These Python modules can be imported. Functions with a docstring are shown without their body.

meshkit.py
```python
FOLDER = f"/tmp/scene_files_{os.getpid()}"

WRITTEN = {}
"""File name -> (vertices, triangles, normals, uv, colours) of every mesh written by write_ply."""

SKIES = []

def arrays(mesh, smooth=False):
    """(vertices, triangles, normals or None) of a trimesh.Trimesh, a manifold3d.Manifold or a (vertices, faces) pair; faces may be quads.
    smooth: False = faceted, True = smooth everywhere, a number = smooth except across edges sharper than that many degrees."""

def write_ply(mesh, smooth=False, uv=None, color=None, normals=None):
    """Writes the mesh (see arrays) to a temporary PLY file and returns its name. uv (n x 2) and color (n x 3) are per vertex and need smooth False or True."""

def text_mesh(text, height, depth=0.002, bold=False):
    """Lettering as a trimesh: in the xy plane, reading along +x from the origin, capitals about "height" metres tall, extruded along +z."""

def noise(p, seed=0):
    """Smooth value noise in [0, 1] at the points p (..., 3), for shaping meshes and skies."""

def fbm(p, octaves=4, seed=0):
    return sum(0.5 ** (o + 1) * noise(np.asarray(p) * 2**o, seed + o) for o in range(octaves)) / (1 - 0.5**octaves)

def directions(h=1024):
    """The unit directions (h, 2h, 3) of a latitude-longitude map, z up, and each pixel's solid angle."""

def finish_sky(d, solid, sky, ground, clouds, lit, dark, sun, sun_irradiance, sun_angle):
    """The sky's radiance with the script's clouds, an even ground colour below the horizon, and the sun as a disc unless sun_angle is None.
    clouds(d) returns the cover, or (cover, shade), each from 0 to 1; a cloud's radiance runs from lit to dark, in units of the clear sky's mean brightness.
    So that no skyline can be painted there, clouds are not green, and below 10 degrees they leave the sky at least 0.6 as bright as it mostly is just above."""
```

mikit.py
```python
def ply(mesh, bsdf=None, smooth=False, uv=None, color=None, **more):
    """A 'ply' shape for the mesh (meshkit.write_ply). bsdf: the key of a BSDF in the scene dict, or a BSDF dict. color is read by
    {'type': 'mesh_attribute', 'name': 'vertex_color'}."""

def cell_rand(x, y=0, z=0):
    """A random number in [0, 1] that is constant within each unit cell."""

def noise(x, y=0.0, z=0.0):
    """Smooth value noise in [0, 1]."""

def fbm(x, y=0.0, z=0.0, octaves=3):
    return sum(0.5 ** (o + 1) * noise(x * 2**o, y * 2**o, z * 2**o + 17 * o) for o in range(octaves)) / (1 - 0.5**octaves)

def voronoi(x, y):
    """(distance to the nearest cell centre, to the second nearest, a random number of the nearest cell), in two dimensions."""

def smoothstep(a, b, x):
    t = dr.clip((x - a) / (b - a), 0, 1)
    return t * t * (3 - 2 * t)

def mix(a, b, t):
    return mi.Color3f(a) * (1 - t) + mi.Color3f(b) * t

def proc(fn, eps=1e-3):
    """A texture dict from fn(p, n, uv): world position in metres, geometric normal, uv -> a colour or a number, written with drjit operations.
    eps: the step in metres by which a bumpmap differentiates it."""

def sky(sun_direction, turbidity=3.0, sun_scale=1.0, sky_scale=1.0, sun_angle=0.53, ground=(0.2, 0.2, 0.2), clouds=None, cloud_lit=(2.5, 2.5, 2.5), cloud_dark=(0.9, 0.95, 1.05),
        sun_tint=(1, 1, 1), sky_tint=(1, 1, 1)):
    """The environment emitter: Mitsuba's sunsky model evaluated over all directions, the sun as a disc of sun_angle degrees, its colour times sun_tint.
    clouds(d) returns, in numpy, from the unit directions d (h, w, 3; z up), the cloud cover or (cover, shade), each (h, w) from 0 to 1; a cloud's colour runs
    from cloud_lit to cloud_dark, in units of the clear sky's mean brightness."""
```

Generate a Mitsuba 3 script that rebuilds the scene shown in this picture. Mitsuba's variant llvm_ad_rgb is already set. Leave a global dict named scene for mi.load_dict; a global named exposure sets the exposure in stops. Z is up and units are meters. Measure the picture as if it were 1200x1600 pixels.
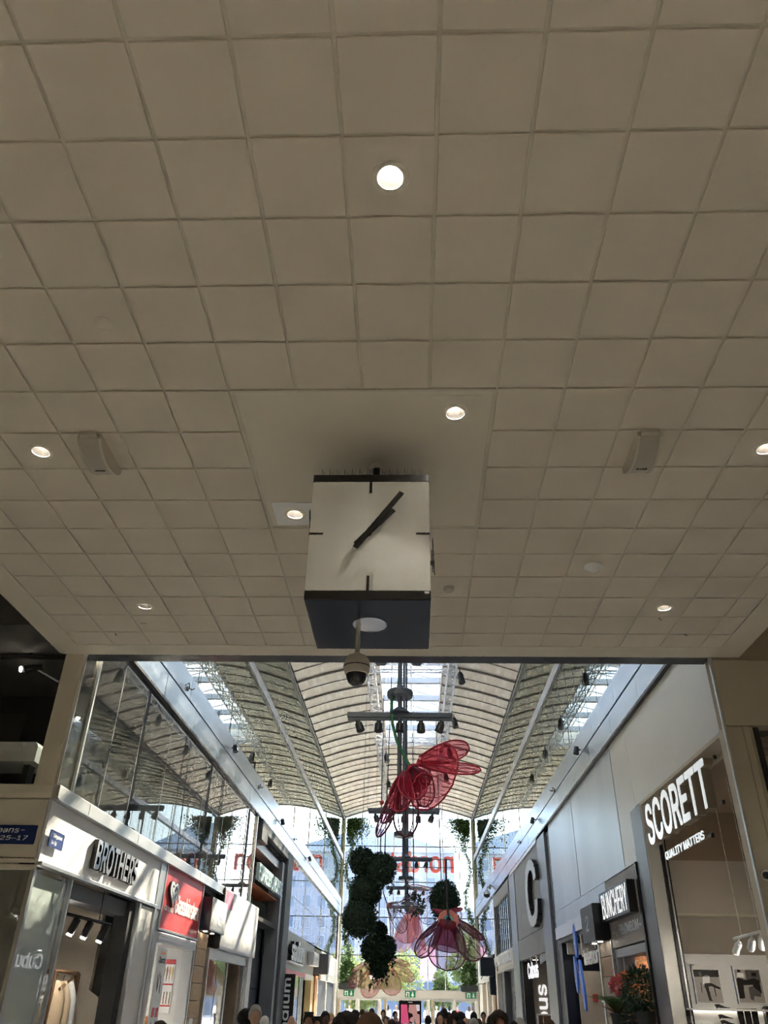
import math, random
import numpy as np, trimesh, manifold3d as m3
import mitsuba as mi, drjit as dr
import mikit, meshkit
from mikit import noise, fbm, smoothstep, mix, proc, cell_rand
from shapely.geometry import Polygon, Point, LineString, box as sbox
from shapely import affinity

# ------------------------------------------------------------------ camera, sky, exposure
EYE = np.array([0.0, 0.0, 1.85])
FPX, YAW, PITCH, ROLL = 1204.98, -0.0419, 0.5663, 0.0212
_c, _s = math.cos, math.sin
FWD = np.array([_s(YAW)*_c(PITCH), _c(YAW)*_c(PITCH), _s(PITCH)])
_r0 = np.array([_c(YAW), -_s(YAW), 0.0]); _u0 = np.cross(_r0, FWD)
RIGHT = _c(ROLL)*_r0 + _s(ROLL)*_u0
UP = -_s(ROLL)*_r0 + _c(ROLL)*_u0
T = mi.ScalarTransform4f
exposure = 4.6
SUN = np.array([0.53, 1.3, 1.0])

def clouds(d):
    q = d * np.array([2.2, 2.2, 4.0])
    n = meshkit.fbm(q + 3.1, 5, seed=4)
    cover = np.clip((n - 0.47) * 4.0, 0, 1)
    return cover, np.clip((meshkit.fbm(q * 1.7 + 9, 4, seed=8) - 0.45) * 1.5, 0, 1)

scene, labels, counter = {}, {}, {}
scene['camera'] = {'type': 'perspective', 'fov': math.degrees(2*math.atan(600/FPX)), 'fov_axis': 'x', 'near_clip': 0.05, 'far_clip': 2000.0,
                   'to_world': T().look_at(origin=EYE.tolist(), target=(EYE+FWD).tolist(), up=UP.tolist())}
scene['sky'] = mikit.sky(SUN.tolist(), turbidity=3.2, sun_scale=0.0, sky_scale=1.0, clouds=clouds, cloud_lit=(2.4, 2.4, 2.45), cloud_dark=(1.3, 1.35, 1.45))
scene['sky']['sampling_weight'] = 90.0

_sn = SUN/np.linalg.norm(SUN); _sa = np.cross(_sn, [0, 0, 1.0]); _sa /= np.linalg.norm(_sa); _sb = np.cross(_sn, _sa)
for _i, (_a, _b) in enumerate(((1, .35), (-.35, 1), (-1, -.35), (.35, -1))):      # the sun: four bundles of rays spread over its disc
    scene[f'sun_{_i}'] = {'type': 'directional', 'direction': (-(_sn + .0036*(_a*_sa + _b*_sb))).tolist(), 'irradiance': {'type': 'rgb', 'value': [.295, .262, .205]}, 'sampling_weight': 9.0}
LAMP = 80.0          # radiance of the recessed downlights
SHOP = 4.0          # radiance of shop lamps

# ------------------------------------------------------------------ helpers
def at(x, y, Y):
    """the point at depth Y (metres in front of the eye along the hall) that stands on this line of sight of the photograph"""
    d = RIGHT*(x-600)/FPX - UP*(y-800)/FPX + FWD
    return EYE + d*(Y/d[1])

def pix(p):
    d = np.asarray(p, float) - EYE
    z = d @ FWD
    return 600+FPX*(d@RIGHT)/z, 800-FPX*(d@UP)/z, z

def key_of(name, parent=None):
    full = f'{parent}__{name}' if parent else name
    n = counter.get(full, -1) + 1
    counter[full] = n
    return full if n == 0 else f'{full}_{n:03d}'

def lab(key, label=None, cat=None, group=None, kind=None):
    d = labels.setdefault(key, {})
    for k, v in (('label', label), ('category', cat), ('group', group), ('kind', kind)):
        if v: d[k] = v
    return key

def thing(name, label, cat, group=None):
    return lab(key_of(name), label, cat, group)

def obj(name, mesh, mat, parent=None, smooth=False, **more):
    k = key_of(name, parent)
    scene[k] = mikit.ply(mesh, mat, smooth, **more)
    return k

def put(name, shape, to_world, parent=None, mat=None):
    k = key_of(name, parent)
    scene[k] = {**shape, 'to_world': to_world}
    if mat: scene[k]['bsdf'] = {'type': 'ref', 'id': mat}
    return k

def struct(name, mesh, mat, smooth=False, label=None):
    k = obj(name, mesh, mat, None, smooth)
    return lab(k, label, None, None, 'structure')

def cat_(*ms):
    out = []
    for m in ms:
        if isinstance(m, (list, tuple)) and not isinstance(m[0], np.ndarray): out += list(m)
        else: out.append(m)
    return trimesh.util.concatenate(out)

def bx(x0, x1, y0, y1, z0, z1, c=0.0):
    x0, x1 = sorted((x0, x1)); y0, y1 = sorted((y0, y1)); z0, z1 = sorted((z0, z1))
    if c <= 0:
        m = trimesh.creation.box(extents=(x1-x0, y1-y0, z1-z0)); m.apply_translation(((x0+x1)/2, (y0+y1)/2, (z0+z1)/2)); return m
    c = min(c, (x1-x0)*.45, (y1-y0)*.45, (z1-z0)*.45)
    pts = []
    for sx in (0, 1):
        for sy in (0, 1):
            for sz in (0, 1):
                X, Y, Z = (x0, x1)[sx], (y0, y1)[sy], (z0, z1)[sz]
                dx, dy, dz = c*(1-2*sx), c*(1-2*sy), c*(1-2*sz)
                pts += [(X, Y+dy, Z+dz), (X+dx, Y, Z+dz), (X+dx, Y+dy, Z)]
    return trimesh.convex.convex_hull(np.array(pts))

def quad(a, b, c, d):
    return trimesh.Trimesh([a, b, c, d], [[0, 1, 2], [0, 2, 3]], process=False)

def tube(path, r, n=8, caps=True):
    path = np.asarray(path, float); k = len(path)
    rr = np.broadcast_to(np.asarray(r, float), (k,))
    tang = np.gradient(path, axis=0); tang /= np.linalg.norm(tang, axis=1, keepdims=True)+1e-12
    ref = np.array([0, 0, 1.0]) if abs(tang[0][2]) < .9 else np.array([1.0, 0, 0])
    a = np.cross(tang[0], ref); a /= np.linalg.norm(a)
    v = []
    for i in range(k):
        a = a - tang[i]*(a@tang[i]); a /= np.linalg.norm(a)+1e-12
        b = np.cross(tang[i], a)
        t = np.arange(n)*2*np.pi/n
        v.append(path[i] + rr[i]*(np.cos(t)[:, None]*a + np.sin(t)[:, None]*b))
    v = np.vstack(v); f = []
    for i in range(k-1):
        for j in range(n):
            p, q = i*n+j, i*n+(j+1) % n
            f += [[p, q, q+n], [p, q+n, p+n]]
    if caps:
        v = np.vstack([v, path[:1], path[-1:]])
        for j in range(n):
            f.append([k*n, (j+1) % n, j]); f.append([k*n+1, (k-1)*n+j, (k-1)*n+(j+1) % n])
    return trimesh.Trimesh(v, f, process=False)

def bar(p, q, r, n=6): return tube([p, q], r, n)

def lathe(prof, at_=(0, 0, 0), n=32, axis=None):
    m = trimesh.creation.revolve(np.array(prof, float), sections=n)
    if axis is not None:
        m.apply_transform(trimesh.geometry.align_vectors([0, 0, 1], axis))
    m.apply_translation(at_); return m

def frame_xf(o, u, v):
    """4x4 that takes x to u, y to v, z to u x v and the origin to o"""
    u, v = np.asarray(u, float), np.asarray(v, float)
    M = np.eye(4); M[:3, 0], M[:3, 1], M[:3, 2], M[:3, 3] = u, v, np.cross(u, v), o
    return M

def extr(poly, d, o, u, v):
    """a shapely polygon (or several) raised by d along u x v from the plane through o"""
    ms = [trimesh.creation.extrude_polygon(g, d, engine='earcut') for g in getattr(poly, 'geoms', [poly])]
    m = cat_(ms); m.apply_transform(frame_xf(o, u, v)); return m

def text(s, x0, x1, y0, y1, d, o, u, v, bold=True):
    """lettering stretched to fill x0..x1, y0..y1 of the plane"""
    m = meshkit.text_mesh(s, 1.0, 1.0, bold)
    lo, hi = m.bounds
    S = np.diag([(x1-x0)/(hi[0]-lo[0]), (y1-y0)/(hi[1]-lo[1]), d, 1.0])
    S[:3, 3] = [x0-lo[0]*S[0, 0], y0-lo[1]*S[1, 1], 0]
    m.apply_transform(S); m.apply_transform(frame_xf(o, u, v)); return m

XL, XR, YEND = -5.23, 4.70, 63.0
CEIL = 6.486
def LW(y0, y1, z0, z1, d0, d1, c=0): return bx(XL+d0, XL+d1, y0, y1, z0, z1, c)
def RW(y0, y1, z0, z1, d0, d1, c=0): return bx(XR-d1, XR-d0, y0, y1, z0, z1, c)
def ltext(s, y0, y1, z0, z1, d0, d1, bold=True): return text(s, y0, y1, z0, z1, d1-d0, (XL+d0, 0, 0), (0, 1, 0), (0, 0, 1), bold)
def rtext(s, y0, y1, z0, z1, d0, d1, bold=True): return text(s, -y1, -y0, z0, z1, d1-d0, (XR-d0, 0, 0), (0, -1, 0), (0, 0, 1), bold)

# ------------------------------------------------------------------ materials
def mat(name, rgb, rough=.6, metal=0., spec=.5, tex=None, bump=None, clear=0., two=True):
    b = {'type': 'principled', 'base_color': tex or {'type': 'rgb', 'value': list(rgb)}, 'roughness': rough, 'metallic': metal, 'specular': spec}
    if clear: b['clearcoat'] = clear; b['clearcoat_gloss'] = .9
    if bump: b = {'type': 'bumpmap', 'arbitrary': bump[0], 'scale': bump[1], 'bsdf': b}
    scene[name] = {'type': 'twosided', 'bsdf': b} if two else b
    return name

def t_tile(p, n, uv):
    a = fbm(p.x*1.3, p.y*1.3, 0.3, 3)
    return mix((.625, .565, .475), (.685, .625, .53), a)
mat('tile', 0, .85, tex=proc(t_tile), spec=.2)
mat('grid_bar', (.62, .57, .48), .55)
def t_gyp(p, n, uv):
    return mix((.66, .61, .51), (.71, .66, .56), fbm(p.x*.9, p.y*.9, p.z*.9, 3))
mat('gyp', 0, .8, tex=proc(t_gyp), spec=.25)
mat('beige', (.50, .45, .355), .6)
mat('beige_dark', (.36, .305, .225), .7)
mat('room_wall', (.58, .54, .46), .7)
mat('white', (.80, .80, .78), .5)
mat('white_gloss', (.86, .86, .84), .2, clear=.3)
mat('clock_face', (.90, .92, .90), .18, spec=.5)
mat('lamp_cone', (.0065, .006, .0052), .6, spec=.02)
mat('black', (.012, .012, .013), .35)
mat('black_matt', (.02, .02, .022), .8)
mat('navy_gloss', (.016, .024, .040), .2, spec=.22)
mat('dark_steel', (.018, .020, .024), .28, spec=.3)
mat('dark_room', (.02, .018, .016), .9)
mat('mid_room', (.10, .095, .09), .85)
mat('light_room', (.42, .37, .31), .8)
def t_fascia(p, n, uv):
    a = fbm(p.y*.7, p.z*2.0, 1.0, 3)
    return mix((.40, .49, .60), (.53, .62, .73), a)
mat('fascia_metal', 0, .27, metal=.75, tex=proc(t_fascia))
def t_panel(p, n, uv):
    a = fbm(p.y*1.1, p.z*.35, 4.0, 4)
    return mix((.42, .455, .50), (.54, .575, .63), a)
mat('panel_metal', 0, .33, metal=.5, tex=proc(t_panel))
mat('pale_panel', (.60, .585, .55), .38, metal=.25)
mat('strip_metal', (.60, .60, .60), .3, metal=.6)
mat('blind', (.66, .70, .66), .6)
mat('grey_panel', (.25, .24, .22), .5)
mat('slate', (.085, .09, .10), .5)
mat('steel_column', (.22, .235, .265), .38, metal=.5)
mat('alu', (.62, .63, .64), .3, metal=.85)
mat('chrome', (.85, .85, .85), .12, metal=1.)
mat('mullion', (.055, .055, .06), .4)
mat('post_white', (.68, .66, .62), .5)
def t_roof(p, n, uv):
    streak = fbm(p.x*4.2, p.y*.55, 0.0, 4)
    patch = smoothstep(.52, .74, fbm(p.x*6.5+40, p.y*1.1, 7.0, 3))
    return mix(mix((.68, .625, .555), (.84, .795, .73), streak), (.93, .92, .89), patch*.6)
mat('roof_sheet', 0, .42, metal=.1, tex=proc(t_roof))
mat('rib', (.20, .185, .17), .55)
mat('truss', (.74, .75, .77), .35, metal=.25)
mat('sky_beam', (.48, .52, .58), .45)
mat('blue_sign', (.010, .028, .13), .35)
mat('text_white', (.85, .86, .86), .4)
mat('sign_side', (.05, .045, .045), .4)
mat('silver_letter', (.72, .73, .75), .22, metal=.8)
mat('letter_beige', (.30, .25, .19), .6)
mat('red', (.55, .055, .06), .4)
mat('sign_white', (.70, .695, .68), .42)
mat('black_pole', (.03, .032, .038), .4)
mat('grey_pole', (.085, .105, .14), .4, metal=.2)
mat('cam_body', (.48, .45, .40), .45)
mat('dome_black', (.01, .012, .018), .05, spec=.7)
mat('grille', (.40, .375, .32), .5)
mat('grille_side', (.52, .48, .41), .5)
def t_wood(p, n, uv):
    g = fbm(p.y*9.0, p.z*60.0, p.x*9, 3)
    return mix((.36, .23, .12), (.52, .36, .20), g)
mat('wood', 0, .55, tex=proc(t_wood))
mat('wood_dark', (.10, .055, .03), .5)
mat('cafe_brick', (.23, .16, .12), .7)
mat('brown_wall', (.26, .19, .13), .7)
def t_brick(p, n, uv):
    r = cell_rand(dr.floor(p.x*4.2), dr.floor(p.z*13), 2)
    return mix((.30, .12, .055), (.48, .22, .10), r*.6 + .4*fbm(p.x*20, p.y*20, p.z*20, 2))
mat('brick', 0, .85, tex=proc(t_brick))
mat('mortar', (.52, .42, .30), .9)
mat('green_sign', (.0, .22, .10), .4)
mat('pot', (.035, .045, .045), .5)
mat('leaf_dark', (.018, .045, .022), .55)
mat('moss', (.020, .036, .022), .95)
mat('leaf', (.05, .11, .025), .6)
mat('leaf_yellow', (.30, .36, .10), .6)
mat('flower_pink', (.62, .16, .17), .7)
mat('flower_orange', (.78, .30, .10), .7)
mat('telenor_blue', (.07, .19, .75), .35)
mat('terracotta_ceil', (.45, .12, .03), .6)
mat('teal_letter', (.52, .66, .66), .4)
mat('stone_portal', (.10, .105, .11), .6)
mat('navy', (.02, .028, .05), .4)
mat('ochre', (.55, .40, .20), .6)
mat('orange_wood', (.48, .22, .09), .5)
mat('floor_stone', (.62, .61, .59), .4)
mat('paving', (.55, .54, .52), .8)
mat('leather', (.01, .01, .01), .25)
mat('garment_beige', (.52, .40, .27), .9)
mat('garment_blue', (.14, .18, .27), .9)
mat('garment_grey', (.35, .37, .38), .9)
mat('garment_green', (.22, .30, .26), .9)
mat('pink_banner', (.72, .42, .52), .6)
mat('pink_corner', (.70, .22, .32), .5)
mat('coral', (.70, .22, .16), .6)
mat('rim_red', (.42, .03, .06), .5)
mat('rim_plum', (.16, .04, .07), .5)
mat('stem_green', (.02, .16, .07), .5)
mat('teal_hub', (.10, .34, .32), .5)
mat('facade_far', (.36, .40, .50), .6)
mat('facade_brick', (.40, .30, .22), .85)
mat('facade_glass', (.16, .22, .34), .1, spec=.8)
mat('facade_blue', (.42, .50, .66), .5)
mat('bark', (.09, .07, .05), .9)
scene['pane'] = {'type': 'blendbsdf', 'weight': .025, 'bsdf_0': {'type': 'thindielectric', 'int_ior': 1.8, 'ext_ior': 1.0, 'specular_transmittance': {'type': 'rgb', 'value': [.50, .56, .55]}},
    'bsdf_1': {'type': 'twosided', 'bsdf': {'type': 'diffuse', 'reflectance': {'type': 'rgb', 'value': [.5, .5, .48]}}}}      # a little dust on the glass
scene['mirror_glass'] = {'type': 'twosided', 'bsdf': {'type': 'conductor', 'material': 'none', 'specular_reflectance': {'type': 'rgb', 'value': [.56, .585, .53]}}}
scene['dark_pane'] = {'type': 'thindielectric', 'int_ior': 1.25, 'ext_ior': 1.0, 'specular_transmittance': {'type': 'rgb', 'value': [.7, .7, .7]}}
scene['clear_pane'] = {'type': 'thindielectric', 'int_ior': 1.5, 'ext_ior': 1.0, 'specular_transmittance': {'type': 'rgb', 'value': [.90, .93, .93]}}
def sheer(name, rgb, w):
    scene[name] = {'type': 'blendbsdf', 'weight': w,
        'bsdf_0': {'type': 'thindielectric', 'int_ior': 1.1, 'ext_ior': 1.0, 'specular_transmittance': {'type': 'rgb', 'value': [min(1, c**.30) for c in rgb]}},
        'bsdf_1': {'type': 'principledthin', 'base_color': {'type': 'rgb', 'value': list(rgb)}, 'roughness': .8, 'diff_trans': 1.0, 'spec_trans': 0.0}}
    return name
sheer('tulle_red', (.62, .05, .09), .15)
sheer('tulle_plum', (.40, .26, .30), .16)
sheer('tulle_dark', (.24, .05, .08), .48)
sheer('tulle_pale', (.62, .58, .62), .16)
sheer('tulle_coral', (.86, .36, .36), .34)
sheer('frost', (.62, .70, .64), .55)
scene['leaf_thin'] = {'type': 'principledthin', 'base_color': {'type': 'rgb', 'value': [.15, .21, .09]}, 'roughness': .6, 'diff_trans': .9}
scene['leaf_lime'] = {'type': 'principledthin', 'base_color': {'type': 'rgb', 'value': [.24, .30, .13]}, 'roughness': .6, 'diff_trans': 1.1}
def emit(rgb, k): return {'type': 'area', 'radiance': {'type': 'rgb', 'value': [c*k for c in rgb]}}
WARM, COOL = (1.0, .91, .77), (1.0, .97, .92)
# ------------------------------------------------------------------ near hall: shell, ceiling tiles, fixtures
struct('floor', cat_(bx(-12, 12, -12, 11.6, -.2, 0), bx(-11, 11, 11.6, YEND, -.2, 0)), 'floor_stone')
struct('wall_back', bx(-12, 12, -12.2, -12, 0, 8.6), 'room_wall')
struct('wall_near_left', bx(-12.2, -12, -12, 11.6, 0, 8.6), 'room_wall')
struct('wall_near_right', bx(12, 12.2, -12, 11.6, 0, 8.6), 'room_wall')
CX, RY = (lambda c: .6*c+.163), (lambda r: .6*r+2.234)
C0, C1, R0, R1 = -9, 7, -18, 14
LAMPS = {(-1, 1): 'plain', (-7, 6): 'plain', (5, 6): 'plain', (-7, 12): 'plain', (5, 12): 'plain'}
extra_lamps = [(c, r) for c in (-7, -1, 5) for r in (-4, -7, -10, -13, -16)]
cl = struct('ceiling', cat_(bx(-5.65, 5.1, -12, 11.53, CEIL+.10, CEIL+.16), bx(-12, -5.65, -12, 11.6, 8.5, 8.6), bx(5.1, 12, -12, 11.6, 7.2, 7.3),
    bx(5.04, 5.1, -12, 11.53, CEIL, 7.25), bx(-5.66, -5.62, -12, 11.53, CEIL+.02, 8.55)), 'gyp')
g = []
for c in range(C0, C1+1): g.append(bx(CX(c)-.02, CX(c)+.02, -12, 11.13, CEIL+.017, CEIL+.05))
for r in range(R0-6, R1+1): g.append(bx(-5.237, 4.70, RY(r)-.02, RY(r)+.02, CEIL+.0172, CEIL+.0495))
obj('grid', cat_(g), 'grid_bar', cl)
# gypsum border on three sides, with a bevelled lip on the far left side
obj('border', cat_(bx(-5.54, -5.237, -12, 11.53, CEIL-.004, CEIL+.1), bx(-5.237, 4.70, 11.125, 11.53, CEIL-.0042, CEIL+.1), bx(4.70, 5.1, -12, 11.53, CEIL-.004, CEIL+.1)), 'gyp', cl)
obj('edge_strip', trimesh.convex.convex_hull([(x, y, z) for y in (-12, 11.53) for x, z in ((-5.54, CEIL-.004), (-5.54, CEIL+.1), (-5.66, CEIL+.02), (-5.66, CEIL+.1))]), 'gyp', cl)
def tile_mesh(w, h, hole=0.0):
    a, b, t, e = w/2-.012, h/2-.012, .016, .005
    if not hole:
        pts = [(sx*(a-(e if z == 0 else 0)), sy*(b-(e if z == 0 else 0)), z) for sx in (-1, 1) for sy in (-1, 1) for z in (0, e, t)]
        return trimesh.convex.convex_hull(np.array(pts))
    return trimesh.creation.extrude_polygon(sbox(-a, -b, a, b).difference(Point(0, 0).buffer(hole, 24)), t, engine='earcut')
plain = mikit.ply(tile_mesh(.6, .6), 'tile'); holed = mikit.ply(tile_mesh(.6, .6, .108), 'tile')
part_r = mikit.ply(tile_mesh(.337, .6), 'tile'); part_f = mikit.ply(tile_mesh(.6, .491), 'tile'); part_c = mikit.ply(tile_mesh(.337, .491), 'tile')
rng = random.Random(5)
cells, hidden = [], []
for r in range(R0-5, R1+1):
    for c in range(C0, C1+1):
        if -3 <= c <= 0 and 5 <= r <= 8: continue
        w, h = (.6 if c < C1 else .337), (.6 if r < R1 else .491)
        x, y = CX(c)+w/2, RY(r)+h/2
        shp = part_c if c == C1 and r == R1 else part_r if c == C1 else part_f if r == R1 else holed if (c, r) in LAMPS or (c, r) in extra_lamps else plain
        corners = [pix((CX(c)+i*w, RY(r)+j*h, CEIL)) for i in (0, 1) for j in (0, 1)]
        seen = r >= -1 and any(-10 < u < 1210 and -10 < v < 1610 and z > 0 for u, v, z in corners)
        (cells if seen else hidden).append((shp, x, y))
for shp, x, y in cells:
    put('tile', shp, T().translate([x, y, CEIL-.004+rng.uniform(-.0012, .0012)]), cl)
hm = []
for shp, x, y in hidden:
    v, f = meshkit.WRITTEN[shp['filename']][:2]
    hm.append(trimesh.Trimesh(v+np.array([x, y, CEIL-.004]), f, process=False))
lab(obj('tile_field', cat_(hm), 'tile', cl), kind='stuff')
# flat sheet round the clock, with its trim
px0, px1, py0, py1 = CX(-3)+.02, CX(1)-.02, RY(5)+.02, RY(9)-.02
sheet = sbox(px0, py0, px1, py1)
for x, y in ((.408, 5.57), (-1.312, 7.324)): sheet = sheet.difference(Point(x, y).buffer(.108, 24))
obj('clock_panel', extr(sheet, .02, (0, 0, CEIL+.004), (1, 0, 0), (0, 1, 0)), 'gyp', cl)
obj('panel_trim', extr(sheet.envelope.buffer(.014, join_style=2).difference(sbox(px0+.012, py0+.012, px1-.012, py1-.012)), .022, (0, 0, CEIL-.006), (1, 0, 0), (0, 1, 0)), 'grid_bar', cl)

def downlight(x, y, plate, label, k=1.0, group=None):
    t = thing('downlight', label, 'ceiling light', group)
    if plate:
        s = .23 if plate == 'white' else .24
        obj('mounting_plate', extr(sbox(x-s, y-s, x+s, y+s).difference(Point(x, y).buffer(.106, 24)), .006, (0, 0, CEIL-.003), (1, 0, 0), (0, 1, 0)), 'white' if plate == 'white' else 'gyp', t)
    obj('trim_ring', lathe([(.088, .012), (.088, -.004), (.122, -.006), (.126, -.002), (.126, .004)], (x, y, CEIL-.006)), 'gyp', t, 40)
    obj('reflector', lathe([(.089, 0), (.082, .03), (.052, .085), (.040, .096)], (x, y, CEIL-.006)), 'lamp_cone', t, 40)
    lamp = lathe([(0, .0), (.030, .001), (.039, .006), (.039, .014), (0, .016)], (x, y, CEIL+.080))
    obj('lamp', lamp, 'white', t, 60, emitter=emit(WARM, LAMP*k))
    return t
def cell_mid(c, r): return CX(c)+.3, RY(r)+.3
spots = {(-1, 1): 'lit downlight with glowing bulb alone near the top of the tiled ceiling', (-7, 6): 'lit round downlight beside the speaker box on the left ceiling tiles',
         (5, 6): 'lit round downlight cut by the right edge of the picture', (-7, 12): 'unlit-looking flat downlight near the far left corner of the ceiling', (5, 12): 'small bright downlight near the far right corner of the tiled ceiling'}
for (c, r), s in spots.items():
    x, y = cell_mid(c, r)
    downlight(x, y, None, s, .45 if (c, r) == (-7, 12) else 1.0)
downlight(.408, 5.57, 'gyp', 'lit downlight in a grey square plate above and right of the hanging clock')
downlight(-1.312, 7.324, 'white', 'lit downlight in a bright white square plate left of the hanging clock')
for c, r in extra_lamps:
    x, y = cell_mid(c, r)
    downlight(x, y, None, 'round downlight in the tiled ceiling behind the viewer', 1.25, 'downlights behind the viewer')

def speaker(x0, y0, mirror, label):
    t = thing('ceiling_speaker', label, 'speaker')
    w, L, n = .21, .60, 14
    ys = np.linspace(0, L, n); drop = .05 + .115*np.sin(np.pi*np.clip(ys/L, 0, 1))**.7
    prof = Polygon([(0, 0)] + [(y, -d) for y, d in zip(ys, drop)] + [(L, 0)])
    obj('cabinet', cat_(extr(prof.buffer(.004), .024, (x0-.012, y0, CEIL-.006), (0, 1, 0), (0, 0, 1)), extr(prof.buffer(.004), .024, (x0+w-.012, y0, CEIL-.006), (0, 1, 0), (0, 0, 1))), 'grille_side', t)
    obj('grille', extr(prof.buffer(-.004), w-.024, (x0+.012, y0, CEIL-.006), (0, 1, 0), (0, 0, 1)), 'grille', t)
    obj('bracket', bx(x0+.02, x0+w-.02, y0-.05, y0+.02, CEIL-.05, CEIL-.003, .004), 'grille_side', t)
    i = 9
    obj('emblem', text('BOSE', x0+.055, x0+.155, 0, .022, .004, (0, y0+.40, CEIL-.006-float(np.interp(.40, ys, drop))-.002), (1, 0, 0), (0, -1, 0)) , 'black', t)
speaker(-3.24, 5.86, False, 'grey wedge loudspeaker on the ceiling tiles beside the left downlight')
speaker(2.16, 5.86, True, 'grey wedge loudspeaker on the ceiling tiles right of the clock panel')
t = thing('smoke_detector', 'white shallow cone shaped detector on the ceiling tiles right of the clock', 'smoke detector')
obj('base', lathe([(0, 0), (.115, 0), (.12, -.012), (.115, -.02), (0, -.02)], (2.265, 8.54, CEIL-.003)), 'white', t, 40)
obj('cone', lathe([(.112, -.018), (.06, -.05), (.04, -.085), (.0, -.095)], (2.265, 8.54, CEIL-.003)), 'white', t, 50)
t = thing('motion_sensor', 'small grey half dome sensor on the ceiling just right of the clock', 'sensor')
obj('base', lathe([(0, 0), (.075, 0), (.078, -.012), (0, -.014)], (.491, 9.126, CEIL-.003)), 'white', t, 40)
obj('dome', lathe([(.072, -.012), (.068, -.04), (.045, -.068), (0, -.08)], (.491, 9.126, CEIL-.003)), 'grille', t, 50)
t = thing('round_cover_plate', 'faint round cover plate on a tile above the left speaker', 'cover plate')
obj('disc', lathe([(0, 0), (.07, 0), (.074, -.003), (.072, -.006), (0, -.006)], (-2.499, 4.403, CEIL-.003)), 'tile', t)
for (u, v), s in {(181, 989): 'tiny black hook in a ceiling joint near the far left corner', (1030, 965): 'tiny black hook hanging below the far right downlight', (1070, 989): 'tiny black hook in the last row of tiles at the far right corner'}.items():
    q = EYE + (lambda d: d*((CEIL-EYE[2])/d[2]))(RIGHT*(u-600)/FPX - UP*(v-800)/FPX + FWD)
    k = obj('ceiling_hook', tube([q+[0, 0, .01], q+[0, 0, -.03], q+[.015, 0, -.045], q+[.03, 0, -.03]], .005, 6), 'black'); lab(k, s, 'hook')
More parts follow.
